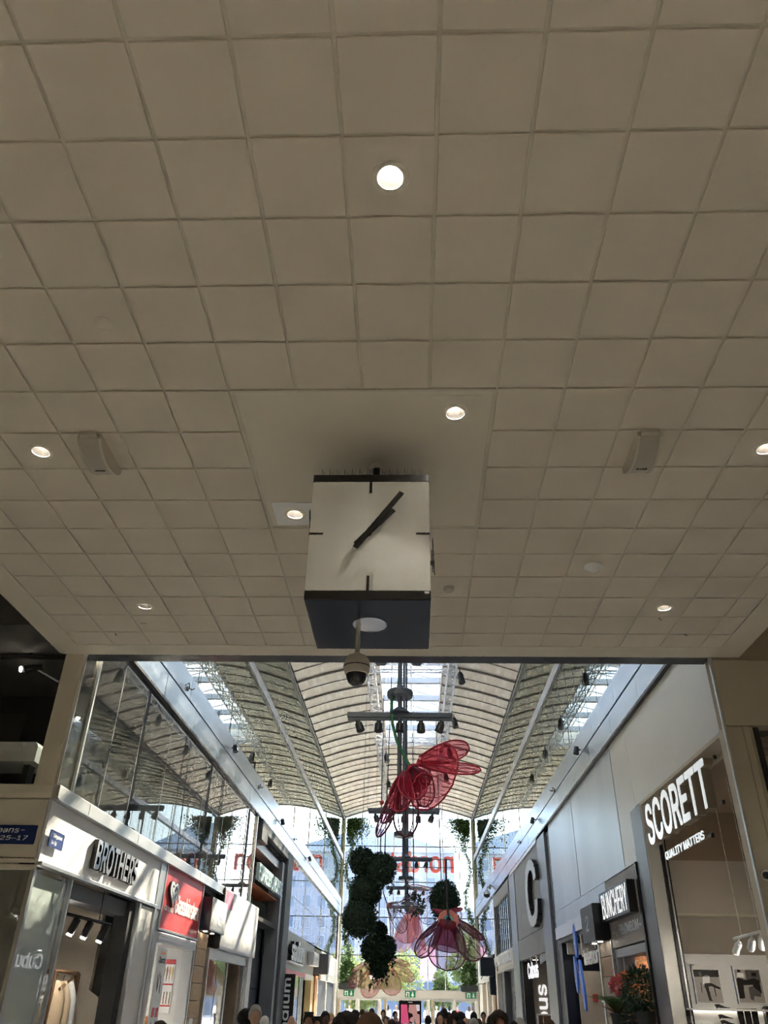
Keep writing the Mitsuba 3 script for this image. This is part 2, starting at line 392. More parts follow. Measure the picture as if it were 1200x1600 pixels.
for (u, v) in ((225, 973),):
    q = EYE + (lambda d: d*((CEIL-EYE[2])/d[2]))(RIGHT*(u-600)/FPX - UP*(v-800)/FPX + FWD)
    k = obj('slot_vent', bx(q[0]-.05, q[0]+.05, q[1]-.012, q[1]+.012, CEIL-.012, CEIL-.003, .003), 'grille'); lab(k, 'short flat slot cover near the unlit downlight in the far left tiles', 'vent')
# dark polished soffit strip where the hall begins, and the wall above it
bm = struct('trim_1', bx(-5.24, 4.66, 11.53, 11.83, CEIL+.0, CEIL+.12), 'dark_steel')
for x in (-3.4, -.05, 2.2): obj('joint', bx(x-.004, x+.004, 11.535, 11.825, CEIL-.001, CEIL+.01), 'black', bm)
struct('wall_front_upper', cat_(bx(XL-.2, 12, 11.55, 11.8, CEIL+.14, 15.6), bx(-12, XL-.2, 11.55, 11.8, 8.55, 15.6)), 'gyp')

# ------------------------------------------------------------------ hanging clock
kx, ky, kw = -.374, 6.438, .54
z0, z1 = 4.727, 6.021
ck = thing('hanging_clock', 'large white cube clock with black bands hung from the ceiling, reading seven past one', 'clock')
ct, cb = z1-.085, z0+.085
obj('body', bx(kx-kw+.012, kx+kw-.012, ky-kw+.012, ky+kw-.012, cb-.002, ct+.002, .004), 'white', ck)
obj('top_band', bx(kx-kw, kx+kw, ky-kw, ky+kw, ct, z1, .006), 'black', ck)
bb = bx(kx-kw, kx+kw, ky-kw, ky+kw, z0, cb, .006)
obj('bottom_band', bb, 'black', ck)
obj('underside', extr(sbox(kx-kw+.008, ky-kw+.008, kx+kw-.008, ky+kw-.008).difference(affinity.scale(Point(kx+.0, ky-.03).buffer(.16, 32), 1, .9)), .006, (0, 0, z0-.005), (1, 0, 0), (0, 1, 0)), 'navy_gloss', ck)
fz = (cb+ct)/2
for nm, u, n in (('face', (1, 0, 0), (0, -1, 0)), ('face', (0, 1, 0), (1, 0, 0)), ('face', (0, -1, 0), (-1, 0, 0)), ('face', (-1, 0, 0), (0, 1, 0))):
    u, n = np.array(u, float), np.array(n, float)
    o = np.array([kx, ky, fz]) + n*(kw-.012)
    hh = (ct-cb)/2
    f = obj(nm, extr(sbox(-kw+.012, -hh, kw-.012, hh), .010, o, u, (0, 0, 1)), 'clock_face', ck)
    tk = [sbox(-.012, hh-.125, .012, hh), sbox(-.012, -hh, .012, -hh+.14), sbox(-kw+.004, -.010, -kw+.125, .010), sbox(kw-.125, -.010, kw-.004, .010)]
    for q in tk: obj('hour_mark', extr(q, .004, o+n*.0105, u, (0, 0, 1)), 'black', f)
    def hand(ang, r0, r1, w): return affinity.rotate(sbox(-w, r0, w, r1), -ang, origin=(0, 0))
    obj('hour_hand', extr(hand(42.0, -.17, .317, .027), .008, o+n*.042, u, (0, 0, 1)), 'black', f)
    obj('minute_hand', extr(hand(35.0, -.206, .504, .024), .008, o+n*.056, u, (0, 0, 1)), 'black', f)
    obj('hub', bar(o, o+n*.066, .022, 12), 'black', f)
lens = lathe([(0, 0), (.14, 0), (.15, -.006), (.156, -.006), (.156, .01)], (kx, ky-.03, z0-.001)); lens.apply_translation((0, 0, 0))
obj('mirror_disc', lens, 'chrome', ck, 40)
obj('stem', bar((kx+.02, ky, z1), (kx+.02, ky, CEIL), .035, 14), 'black', ck, 40)
obj('stem_flange', lathe([(0, 0), (.09, 0), (.09, -.02), (.04, -.03)], (kx+.02, ky, CEIL+.004)), 'gyp', ck, 40)
for i in range(14):
    x = kx-kw+.08+i*.0705
    obj('bird_spike', cat_(bar((x, ky-kw+.02, z1), (x-.004, ky-kw+.02, z1+.075), .0022, 4), bar((x+.012, ky-kw+.05, z1), (x+.02, ky-kw+.035, z1+.06), .0018, 4)), 'black', ck)
obj('sticker', bx(kx+kw-.055, kx+kw-.015, ky-kw-.002, ky-kw, cb-.03, cb-.008), 'white', ck)

# dome camera on its pole under the clock
cx_, cy_ = -.478, 6.40
cm = thing('security_camera', 'beige dome security camera on a pole below the hanging clock', 'security camera')
obj('pole', bar((cx_, cy_, z0-.004), (cx_, cy_, 4.43), .021, 14), 'cam_body', cm, 40)
obj('housing', lathe([(0, .168), (.032, .168), (.045, .158), (.085, .138), (.106, .105), (.117, .06), (.118, .045), (.113, .043), (.113, .036), (.114, .02), (.102, -.02), (.088, -.03), (0, -.03)], (cx_, cy_, 4.275)), 'cam_body', cm, 35)
obj('dome', lathe([(.090, -.02), (.088, -.05), (.072, -.09), (.042, -.115), (0, -.124)], (cx_, cy_, 4.27)), 'dome_black', cm, 50)
obj('seam', lathe([(.1145, .0), (.1175, .004), (.1145, .008)], (cx_, cy_, 4.310)), 'black', cm)
# ------------------------------------------------------------------ the arcade: side walls, roof, end front
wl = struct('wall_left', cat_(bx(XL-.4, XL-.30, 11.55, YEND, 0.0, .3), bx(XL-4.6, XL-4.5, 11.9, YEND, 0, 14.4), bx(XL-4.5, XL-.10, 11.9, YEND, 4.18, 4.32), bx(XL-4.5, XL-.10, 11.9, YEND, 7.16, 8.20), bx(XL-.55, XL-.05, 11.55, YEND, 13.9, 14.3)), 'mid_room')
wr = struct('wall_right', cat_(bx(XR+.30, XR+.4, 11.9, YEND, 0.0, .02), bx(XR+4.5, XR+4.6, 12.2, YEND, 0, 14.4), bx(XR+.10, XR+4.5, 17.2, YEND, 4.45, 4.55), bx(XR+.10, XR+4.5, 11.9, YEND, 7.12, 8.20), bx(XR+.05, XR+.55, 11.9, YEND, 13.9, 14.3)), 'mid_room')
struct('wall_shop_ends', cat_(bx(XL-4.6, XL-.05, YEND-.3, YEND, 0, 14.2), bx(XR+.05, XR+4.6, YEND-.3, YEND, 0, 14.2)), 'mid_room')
prng = random.Random(11)
def pane(side, y0, y1, za, zb, m='pane', parent=None, tilt=.00035, d=0.0):
    X = XL+d if side == 'L' else XR-d
    q = prng.uniform(-tilt, tilt)*(y1-y0)/2; r = prng.uniform(-tilt, tilt)*(zb-za)/2
    # a drawn-glass sheet: nearly flat, bowed by a millimetre or two
    ny, nz = 7, 7
    bow = prng.uniform(-.00016, .00016); bow2 = prng.uniform(-.0001, .0001)
    v, f = [], []
    for i in range(ny):
        for j in range(nz):
            a, b = i/(ny-1)*2-1, j/(nz-1)*2-1
            v.append((X + q*a + r*b + bow*(1-a*a) + bow2*(1-b*b)*a, y0+(a+1)/2*(y1-y0), za+(b+1)/2*(zb-za)))
    for i in range(ny-1):
        for j in range(nz-1):
            k = i*nz+j; f += [[k, k+nz, k+nz+1], [k, k+nz+1, k+1]]
    return obj('glass_pane', trimesh.Trimesh(v, f, process=False), m, parent, True)
def glazing(side, ys, za, zb, parent, mw=.009, m='pane'):
    for a, b in zip(ys[:-1], ys[1:]):
        pane(side, a+mw, b-mw, za, zb, m, parent)
        box_ = LW if side == 'L' else RW
        obj('mullion', box_(b-mw, b+mw, za, zb, -.06, .003), 'mullion', parent)
    return parent
MOD = 1.22
ysL = [11.53+.6] + [13.35+MOD*i for i in range(41)]
ysL = [y for y in ysL if y < YEND-.2] + [YEND-.05]
ysR = [11.85+.4] + [13.1+MOD*i for i in range(41)]
ysR = [y for y in ysR if y < YEND-.2] + [YEND-.05]
for side, w, ys, bx_ in (('L', wl, ysL, LW), ('R', wr, ysR, RW)):
    glazing(side, ys, 8.24, 10.86, w, mw=.015, m='mirror_glass'); glazing(side, ys, 11.2, 13.9, w, mw=.015, m='mirror_glass')
    ya = 11.85
    obj('rail_strip', cat_(bx_(ya, YEND, 10.90, 11.2, 0, .07), ), 'strip_metal', w)
    obj('rail_shadow_gap', bx_(ya, YEND, 10.84, 10.895, 0, .05), 'black', w)
    obj('head_rail', cat_(bx_(ya, YEND, 13.88, 13.97, -.05, .10), bx_(ya, YEND, 13.70, 13.74, 0, .06)), 'mullion', w)
    obj('head_rail_light', bx_(ya, YEND, 13.78, 13.84, 0, .09), 'alu', w)
    # the two rows of metal fascia panels with their black joints
    obj('fascia_back', bx_(ya, YEND, 7.10, 8.24, -.06, .012), 'black', w)
    for row, (a, b) in enumerate(((7.16, 7.665), (7.705, 8.235))):
        y = ya
        k = 0
        step = 1.25 if row else 1.25
        first = 12.35 if row else 13.0
        cuts = [ya] + [first+2.5*i for i in range(21)]
        cuts = [c for c in cuts if c < YEND-.4] + [YEND]
        for p0, p1 in zip(cuts[:-1], cuts[1:]):
            d = .075 + prng.uniform(-.004, .004)
            obj('fascia_panel', bx_(p0+.010, p1-.010, a, b, 0, d, .004), 'fascia_metal', w)
    obj('soffit_lip', bx_(ya, YEND, 7.10, 7.155, 0, .085), 'black', w)
# lower glass on the left: first bay beside the column, then up to the stone portal, then on to the end
lowL = [11.56, 12.13, 13.35, 14.75, 16.6, 18.75, 20.0, 21.2, 22.45, 23.7, 24.95, 26.2, 27.35]
glazing('L', lowL, 4.47, 7.14, wl, .019)
glazing('L', [36.4+1.23*i for i in range(20)]+[61.2], 4.36, 7.14, wl)
obj('transom', LW(36.4, 61.2, 5.70, 5.73, -.02, .01), 'mullion', wl)
obj('edge_trim', LW(11.535, 11.565, 4.46, CEIL, -.02, .03), 'chrome', wl)
obj('edge_trim', LW(12.105, 12.155, 4.46, 7.14, 0, .045), 'alu', wl)
obj('edge_trim', LW(27.33, 27.42, 4.45, 7.14, 0, .06), 'alu', wl)
glazing('R', [49.0+1.23*i for i in range(11)]+[62.9], 4.3, 7.1, wr)
obj('corner_post', LW(61.2, 61.6, 0, 7.14, -.2, .05), 'wood_dark', wl)
obj('shop_front_panel', LW(61.6, YEND, 0, 7.14, -.2, .01), 'post_white', wl)

# --- roof: springs at 13.95, crown at 14.87; ribs every 2.5 m
XA, XB = -5.14, 4.78
xm = (XA+XB)/2
def rz(x): return 13.95 + .92*(1-((x-xm)/((XB-XA)/2))**2)
ribs = [13.2+2.505*i for i in range(20)] + [YEND]
ribs = [11.75] + ribs
SK0, SK1, SKY_END = -1.46, 1.42, 45.77
rf = struct('roof', cat_(bx(XA-.4, XA, 11.6, YEND, 13.97, 14.25), bx(XB, XB+.4, 11.6, YEND, 13.97, 14.25)), 'rib')
def arc_sheet(xa, xb, ya, yb, lift=0.0, th=.05, n=10):
    xs = np.linspace(xa, xb, n); v, f = [], []
    for y in (ya, yb):
        for x in xs: v.append((x, y, rz(x)+lift))
        for x in xs: v.append((x, y, rz(x)+lift+th))
    a, b, c, d = (np.arange(n)+k*n for k in range(4))      # lower front, upper front, lower back, upper back
    for i in range(n-1):
        f += [[a[i], c[i+1], c[i]], [a[i], a[i+1], c[i+1]], [b[i], d[i], d[i+1]], [b[i], d[i+1], b[i+1]], [a[i], b[i+1], a[i+1]], [a[i], b[i], b[i+1]], [c[i], c[i+1], d[i+1]], [c[i], d[i+1], d[i]]]
    for i in (0, n-1): f += [[a[i], c[i], d[i]], [a[i], d[i], b[i]]]
    return trimesh.Trimesh(v, f, process=False)
for ya, yb in zip(ribs[:-1], ribs[1:]):
    mid = (ya+yb)/2
    for p0, p1 in ((ya+.02, mid-.012), (mid+.012, yb-.02)):
        if p0 < SKY_END-.1:
            obj('roof_sheet', arc_sheet(XA, SK0, p0, p1), 'roof_sheet', rf, 30)
            obj('roof_sheet', arc_sheet(SK1, XB, p0, p1), 'roof_sheet', rf, 30)
        else:
            obj('roof_sheet', arc_sheet(XA, XB, p0, p1, n=18), 'roof_sheet', rf, 30)
    for y, wd, dp in ((yb, .045, .07), (mid, .018, .032)):
        if yb == YEND and y == yb: continue
        segs = ((XA, SK0), (SK1, XB)) if y < SKY_END-.1 else ((XA, XB),)
        for xa, xb in segs: obj('rib', arc_sheet(xa, xb, y-wd, y+wd, -dp, dp-.002, 14), 'rib', rf, 30)
# skylight: kerb, cross beams, low gable of glazing bars and panes
sk = thing('skylight', 'long glazed roof light with grey cross beams along the crown of the vault', 'skylight')
zk = rz(SK0)-.02
obj('kerb', cat_(bx(SK0-.06, SK0+.02, 11.75, SKY_END, zk-.05, zk+.62), bx(SK1-.02, SK1+.06, 11.75, SKY_END, zk-.05, zk+.62), bx(SK0, SK1, SKY_END-.02, SKY_END+.06, zk-.02, zk+.62)), 'post_white', sk)
for y in [r for r in ribs if r < SKY_END-.5]: obj('cross_beam', bx(SK0+.02, SK1-.02, y-.09, y+.09, zk+.02, zk+.30, .01), 'sky_beam', sk)
gx, ridge, eave = (SK0+SK1)/2, zk+1.02, zk+.62
bars = np.arange(11.9, SKY_END+.01, 1.2525)
for y in bars:
    obj('glazing_bar', cat_(bar((SK0, y, eave), (gx, y, ridge), .035, 4), bar((SK1, y, eave), (gx, y, ridge), .035, 4)), 'sky_beam', sk)
obj('ridge_bar', bx(gx-.04, gx+.04, 11.75, SKY_END, ridge-.05, ridge+.04), 'sky_beam', sk)
for a, b in zip(bars[:-1], bars[1:]):
    for xe in (SK0, SK1):
        obj('roof_pane', quad((xe, a+.03, eave+.02), (xe, b-.03, eave+.02), (gx, b-.03, ridge+.02), (gx, a+.03, ridge+.02)), 'clear_pane', sk)
obj('gable_end', trimesh.Trimesh([(SK0, SKY_END+.03, eave), (SK1, SKY_END+.03, eave), (gx, SKY_END+.03, ridge)], [[0, 1, 2]], process=False), 'post_white', sk)

# lighting trusses under the skylight edges and across
def truss(p, q, s=.34, r=.030, step=.36, rr=.016):
    p, q = np.array(p, float), np.array(q, float); L = np.linalg.norm(q-p); d = (q-p)/L
    up = np.array([0, 0, 1.0]); sd = np.cross(d, up); sd /= np.linalg.norm(sd)
    cs = [s/2*(a*sd+b*up) for a, b in ((-1, -1), (1, -1), (1, 1), (-1, 1))]
    ms = [bar(p+c, q+c, r, 5) for c in cs]
    n = int(L/step)
    for i in range(n):
        for k in range(4):
            a, b = cs[k], cs[(k+1) % 4]
            if i % 2: a, b = b, a
            ms.append(tube([p+d*(i*L/n)+a, p+d*((i+1)*L/n)+b], rr, 4, False))
    return cat_(ms)
for x, s in ((-1.75, 'silver lattice lighting truss running along the left edge of the roof light'), (1.72, 'silver lattice lighting truss running along the right edge of the roof light')):
    t = thing('lighting_truss', s, 'truss')
    obj('lattice', truss((x, 12.2, 13.85), (x, 57.8, 13.85)), 'truss', t)
    for y in (14, 20, 26, 33, 40, 47, 54): obj('hanger', bar((x, y, 13.9), (x, y, rz(x)), .012, 5), 'truss', t)
for y, s in ((31.9, 'silver cross truss below the roof light just under the dark soffit'), (43.2, 'silver cross truss below the far end of the roof light')):
    t = thing('cross_truss', s, 'truss'); obj('lattice', truss((-1.9, y, 14.15), (1.9, y, 14.15)), 'truss', t)
def par_can(x, y, z, label, r=.13, L=.36, tilt=(.15, -.25, -1)):
    d = np.array(tilt, float); d /= np.linalg.norm(d); p = np.array([x, y, z])
    t = thing('stage_lamp', label, 'stage lamp', 'black lamps clamped to the roof trusses')
    obj('body', tube([p, p+d*.08, p+d*.1, p+d*L], [r*.55, r*.62, r*.85, r], 12), 'black', t, 40)
    obj('clamp', cat_(bar(p, p+[0, 0, .22], .02, 6), bar(p+d*.15+[r, 0, 0], p+[0, 0, .12], .012, 5)), 'black', t)
for x, y, w_ in ((2.05, 31.4, 'the right truss close to the dark soffit'), (2.08, 37.6, 'the right truss, second from the dark soffit'), (2.05, 43.0, 'the right truss at the end of the roof light'), (2.05, 48.5, 'the right truss, farthest one'), (-1.45, 44.2, 'the left truss at the end of the roof light'), (-1.5, 50.5, 'the left truss, farthest one'),
                 (2.05, 25.0, 'the right truss, seen mirrored in the left upper glass'), (2.05, 19.0, 'the right truss nearest the viewer, seen only mirrored'), (-2.05, 24.0, 'the left truss, seen mirrored in the right upper glass'), (-2.05, 16.5, 'the left truss nearest the viewer, seen only mirrored')):
    par_can(x, y, 13.72, 'black can lamp clamped to ' + w_, .15, .5)

# --- end front: glass wall with transoms, doors below a beam
we = struct('wall_end', cat_(bx(XL-.35, XL+.16, YEND-.02, YEND+.25, 0, 14.3), bx(XR-.16, XR+.35, YEND-.02, YEND+.25, 0, 14.3), bx(-8, XL-.3, YEND+.3, YEND+.5, 0, 14.3), bx(XR+.3, 8, YEND+.3, YEND+.5, 0, 14.3)), 'post_white')
mx = [-5.07, -3.81, -2.575, -1.345, -.115, 1.115, 2.345, 3.575, 4.54]
zt = [2.62, 4.66, 7.06, 9.40, 11.86, 14.88]
for x in mx[1:-1]: obj('mullion', bx(x-.026, x+.026, YEND+.02, YEND+.14, 2.6, rz(x)), 'post_white', we)
for z in zt[1:-1]: obj('transom', bx(mx[0], mx[-1], YEND+.03, YEND+.11, z-.028, z+.028), 'mullion', we)
for i in range(len(mx)-1):
    for j in range(len(zt)-1):
        top = lambda x: min(zt[j+1], rz(x)) - .02
        a, b = mx[i]+.026, mx[i+1]-.026
        obj('glass_pane', quad((a, YEND+.07, zt[j]+.028), (b, YEND+.07, zt[j]+.028), (b, YEND+.07, top(b)), (a, YEND+.07, top(a))), 'clear_pane', we)
obj('door_beam', cat_(bx(XL+.1, XR-.1, YEND-.35, YEND+.2, 2.08, 2.60, .01)), 'post_white', we)
obj('beam_lip', cat_(bx(XL+.1, XR-.1, YEND-.37, YEND-.34, 2.05, 2.10), bx(XL+.1, XR-.1, YEND-.40, YEND-.34, 2.58, 2.63)), 'alu', we)
obj('end_arch', arc_sheet(XA, XB, YEND-.05, YEND+.2, -.10, .09, 20), 'rib', we)
posts = [-5.05, -3.75, -2.2, -1.85, -.3, 1.15, 1.4, 2.9, 4.45]
for i, x in enumerate(posts): obj('door_post', bx(x-.09, x+.09, YEND-.2, YEND+.1, 0, 2.1, .01), 'post_white' if i % 3 else 'beige_dark', we)
for i, (a, b) in enumerate(zip(posts[:-1], posts[1:])):
    if b-a < .6: continue
    d = struct(f'door_{i+1}', cat_(bx(a+.1, b-.1, YEND, YEND+.05, 1.95, 2.05), bx(a+.1, a+.16, YEND, YEND+.05, 0, 1.95), bx(b-.16, b-.1, YEND, YEND+.05, 0, 1.95), bx(a+.1, b-.1, YEND, YEND+.05, 0, .12)), 'alu')
    obj('door_glass', quad((a+.16, YEND+.03, .12), (b-.16, YEND+.03, .12), (b-.16, YEND+.03, 1.95), (a+.16, YEND+.03, 1.95)), 'clear_pane', d)
for x, s in ((-4.35, 'green emergency exit sign above the leftmost doors'), (-.12, 'green emergency exit sign above the middle doors behind the screen'), (4.05, 'green emergency exit sign above the rightmost doors')):
    t = thing('exit_sign', s, 'exit sign')
    y = YEND-.44
    obj('panel', bx(x-.36, x+.36, y, y+.05, 2.17, 2.53, .01), 'green_sign', t)
    obj('pictogram', cat_(extr(sbox(x-.28, 2.21, x-.05, 2.49).difference(sbox(x-.20, 2.21, x-.12, 2.42)), .01, (0, y-.002, 0), (1, 0, 0), (0, 0, 1)), extr(Point(x-.12, 2.44).buffer(.03), .012, (0, y-.002, 0), (1, 0, 0), (0, 0, 1)),
        extr(Polygon([(x+.17, 2.2), (x+.30, 2.33), (x+.21, 2.33), (x+.21, 2.49), (x+.13, 2.49), (x+.13, 2.33), (x+.04, 2.33)]), .01, (0, y-.002, 0), (1, 0, 0), (0, 0, 1))), 'text_white', t)
# cable hooks and small lamps on the metal fascia
for side, items in (('L', [(293, 1076, 'h'), (362, 1169, 'l'), (405, 1231, 'h'), (437, 1283, 'l'), (460, 1312, 'h'), (480, 1341, 'l')]), ('R', [(907, 1172, 'l'), (866, 1236, 'h'), (837, 1281, 'l'), (813, 1317, 'h'), (769, 1385, 'l')])):
    nl = 0
    for u, v, kd in items:
        d = RIGHT*(u-600)/FPX - UP*(v-800)/FPX + FWD
        X = XL+.09 if side == 'L' else XR-.09; sgn = 1 if side == 'L' else -1
        p = EYE + d*(X/d[0])
        if kd == 'h':
            t = lab(obj('cable_hook', cat_(tube([p+[0, -.22, 0], p+[sgn*.08, -.2, .06], p+[sgn*.08, -.12, -.02], p+[sgn*.05, 0, 0], p+[sgn*.08, .12, .02], p+[sgn*.10, .2, .07], p+[sgn*.02, .24, .05]], .014, 6), bx(p[0]-.02, p[0]+.02, p[1]-.05, p[1]+.05, p[2]-.04, p[2]+.04)), 'slate'), 'thin dark cable hook on the %s metal fascia band' % ('blue-grey left' if side == 'L' else 'blue-grey right'), 'hook', 'cable hooks on the %s fascia' % ('left' if side == 'L' else 'right'))
        else:
            nl = nl + 1; t = thing('fascia_lamp', 'small black lamp on the %s metal fascia band, %s from the viewer' % ('left' if side == 'L' else 'right', ('first', 'second', 'third')[nl-1]), 'lamp', 'small black lamps on the %s fascia' % ('left' if side == 'L' else 'right'))
            obj('arm', tube([p, p+[sgn*.1, -.05, .02], p+[sgn*.14, -.12, -.04]], .018, 6), 'black', t)
            obj('head', tube([p+[sgn*.12, -.1, .05], p+[sgn*.16, -.14, -.14]], [.06, .08], 10), 'black', t, 40)
# ------------------------------------------------------------------ building face left of the arcade (faces the viewer at Y = 11.53)
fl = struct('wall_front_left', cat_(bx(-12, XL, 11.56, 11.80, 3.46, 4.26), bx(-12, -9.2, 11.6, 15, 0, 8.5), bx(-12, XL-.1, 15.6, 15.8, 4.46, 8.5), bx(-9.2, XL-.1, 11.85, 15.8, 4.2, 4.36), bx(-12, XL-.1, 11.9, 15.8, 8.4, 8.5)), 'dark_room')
obj('column', cat_(bx(-5.552, -5.245, 11.53, 11.62, 4.46, CEIL-.001, .012)), 'gyp', fl)
obj('ledge_panel', bx(-7.4, XL-.004, 11.50, 11.72, 4.265, 4.455, .006), 'gyp', fl)
obj('ledge_panel', bx(-10, -7.41, 11.50, 11.72, 4.265, 4.455, .006), 'gyp', fl)
obj('sign_board', bx(-10, XL-.03, 11.535, 11.6, 3.47, 4.255, .006), 'gyp', fl)
obj('corner_trim', tube([(XL-.012, 11.53, 3.46), (XL-.012, 11.53, 4.26)], .018, 8), 'alu', fl)
obj('lower_trim', cat_(bx(-10, XL, 11.50, 11.62, 3.40, 3.455, .005), bx(-10, XL-.01, 11.525, 11.62, 3.32, 3.385, .004)), 'gyp', fl)
obj('shadow_gap', bx(-5.46, XL-.02, 11.512, 11.53, 3.386, 3.404), 'black', fl)
obj('upper_glass', quad((-9.2, 11.64, 4.46), (-5.56, 11.64, 4.46), (-5.56, 11.64, 8.4), (-9.2, 11.64, 8.4)), 'dark_pane', fl)
obj('lower_glass', quad((-9.2, 11.6, 0), (XL-.05, 11.6, 0), (XL-.05, 11.6, 3.32), (-9.2, 11.6, 3.32)), 'pane', fl)
obj('corner_profile', bx(XL-.06, XL, 11.54, 11.62, 0, 3.32), 'alu', fl)
# upper shop: dim room with a lit spot, a pale display plinth, dark hangings
t = thing('display_plinth', 'pale box plinth behind the dark upper shop window at the left edge', 'plinth')
obj('box', trimesh.convex.convex_hull([(x, y, z) for x in (-9.1, -5.95) for y in (12.2, 13.0) for z in (4.96, 5.2)] + [(x, y, 5.28) for x in (-9.1, -6.02) for y in (12.26, 13.0)]), 'white', t)
obj('recess', cat_(bx(-6.62, -6.18, 12.17, 12.21, 5.12, 5.25, .004), bx(-7.3, -6.70, 12.17, 12.21, 5.12, 5.25, .004)), 'white_gloss', t)
obj('leg', cat_(bx(-9.0, -8.9, 12.4, 12.6, 4.36, 4.97)), 'black', t); obj('leg', bx(-6.2, -6.1, 12.4, 12.6, 4.36, 4.97), 'black', t)
p = at(42, 1046, 13.2)
t = thing('spotlight', 'lit spotlight glowing in the dark upper shop window at the left edge', 'spotlight')
obj('body', tube([p+[.02, 0, .0], p+[-.03, -.06, -.02], p+[.22, .1, .09]], [.075, .07, .05], 10), 'black', t)
obj('lamp', lathe([(0, .0), (.055, .0), (.045, .02), (0, .02)], p+[-.06, -.09, -.03], axis=[-.6, -.7, -.3]), 'white', t, emitter=emit(WARM, 3))
obj('arm', bar(p+[.1, .05, .05], p+[.5, .3, -.12], .02, 6), 'alu', t)
t = thing('ceiling_rail', 'dark rail under the ceiling of the dark upper shop', 'rail'); obj('bar', bx(-9.1, -5.9, 13.15, 13.22, 7.06, 7.12), 'black', t); obj('hanger', bar((-7, 13.18, 7.1), (-7, 13.18, 8.4), .015), 'black', t)
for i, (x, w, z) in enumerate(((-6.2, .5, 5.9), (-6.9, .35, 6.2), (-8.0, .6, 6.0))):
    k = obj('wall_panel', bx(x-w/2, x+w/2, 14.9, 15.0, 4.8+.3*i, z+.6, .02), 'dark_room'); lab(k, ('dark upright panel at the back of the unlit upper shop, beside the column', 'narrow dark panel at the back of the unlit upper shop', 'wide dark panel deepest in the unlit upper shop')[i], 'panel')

for p_, s_ in (((18, 1432), 'small warm ceiling lamp in the corner shop at the lower left edge'), ((36, 1437), 'small warm ceiling lamp just left of the corner showcase')):
    q = at(*p_, 13.4); t = thing('shop_lamp', s_, 'ceiling light'); obj('ring', lathe([(.05, 0), (.085, -.01), (.085, .02)], q), 'alu', t, 40); obj('lamp', lathe([(0, 0), (.05, 0), (.05, .01), (0, .01)], q), 'white', t, emitter=emit(WARM, 3)); obj('stem', bar(q+[0, 0, .01], (q[0], q[1], 4.2), .012), 'black', t)
# blue street name plates
def plate(o, u, w, h, lines, label):
    t = thing('street_sign', label, 'street sign')
    u = np.array(u, float); n = np.cross(u, [0, 0, 1.0])
    obj('plate', extr(sbox(0, 0, w, h).buffer(.012), .012, o, u, (0, 0, 1)), 'blue_sign', t)
    obj('rim', extr(sbox(0, 0, w, h).buffer(.014).difference(sbox(0, 0, w, h).buffer(.004)), .015, o, u, (0, 0, 1)), 'blue_sign', t)
    for s, x0, x1, y0, y1 in lines:
        m = text(s, x0, x1, y0, y1, .005, (0, 0, 0), (1, 0, 0), (0, 1, 0), False)
        sh = np.eye(4); sh[0, 1] = .22; m.apply_transform(sh)
        m.apply_transform(frame_xf(np.array(o)+n*.012, u, (0, 0, 1))); obj('lettering', m, 'text_white', t)
plate((-6.27, 11.535, 3.655), (1, 0, 0), .93, .225, [('Köpmans-', .03, .73, .118, .215), ('gatan 25–17', .03, .82, .02, .10)], 'dark blue street plate reading Köpmansgatan 25-17 on the beige corner board')
plate((XL+.065, 11.62, 3.655), (0, 1, 0), .47, .19, [('Götgatan', .05, .38, .10, .165), ('14–16', .05, .24, .02, .075)], 'small blue street plate reading Götgatan 14-16 beside the white shop sign')
k = obj('small_caption', text('6 – 9', -5.95, -5.85, 3.555, 3.575, .004, (0, 11.534, 0), (1, 0, 0), (0, 0, 1)), 'black'); lab(k, 'tiny dark characters on the beige board below the larger blue plate', 'lettering')

# ------------------------------------------------------------------ left shop fronts along the arcade
for a, b in ((11.51, 12.76), (12.77, 15.36), (15.37, 17.7), (17.71, 20.4), (20.41, 23.25)):
    obj('ledge_panel', LW(a, b, 4.265, 4.455, -.05, .10, .008), 'strip_metal', wl)
obj('ledge_edge', LW(11.51, 23.25, 4.245, 4.268, 0, .12), 'alu', wl)
obj('sign_board', LW(11.54, 17.32, 3.43, 4.245, -.05, .02, .006), 'sign_white', wl)
obj('board_trim', cat_(LW(11.54, 17.32, 3.38, 3.43, -.05, .08, .004), LW(17.32, 17.70, 3.38, 4.245, -.05, .04)), 'alu', wl)
t = thing('shop_sign', 'white-fronted dark block letters spelling BROTHERS on the pale board', 'sign')
obj('lettering', ltext('BROTHERS', 13.42, 15.62, 3.585, 4.035, .03, .105), 'black', t)
obj('letter_face', ltext('BROTHERS', 13.42, 15.62, 3.585, 4.035, .105, .112), 'silver_letter', t)
obj('rail', cat_(LW(13.5, 15.6, 3.72, 3.75, .02, .05), LW(13.5, 15.6, 3.92, 3.95, .02, .05)), 'black', t)
# corner showcase, open doorway, pillar
obj('showcase_glass', quad((XL, 11.62, 0), (XL, 12.20, 0), (XL, 12.20, 3.34), (XL, 11.62, 3.34)), 'clear_pane', wl)
obj('showcase_glass', quad((XL, 12.21, 0), (XL, 12.88, 0), (XL, 12.88, 3.34), (XL, 12.21, 3.34)), 'clear_pane', wl)
obj('showcase_blind', bx(XL-.08, XL-.06, 11.70, 12.86, 0, 3.3), 'blind', wl)
obj('showcase_edge', cat_(LW(12.88, 12.93, 0, 3.36, -.04, .02), LW(12.60, 12.62, 0, 3.34, -.02, .012)), 'alu', wl)
obj('door_header', LW(12.93, 16.28, 3.12, 3.36, -.45, -.10, .01), 'slate', wl)
obj('door_jamb', LW(15.95, 16.28, 0, 3.36, -.30, -.02), 'black_matt', wl)
obj('pillar_panel', LW(16.30, 17.28, 0, 3.36, -.1, .03, .008), 'pale_panel', wl)
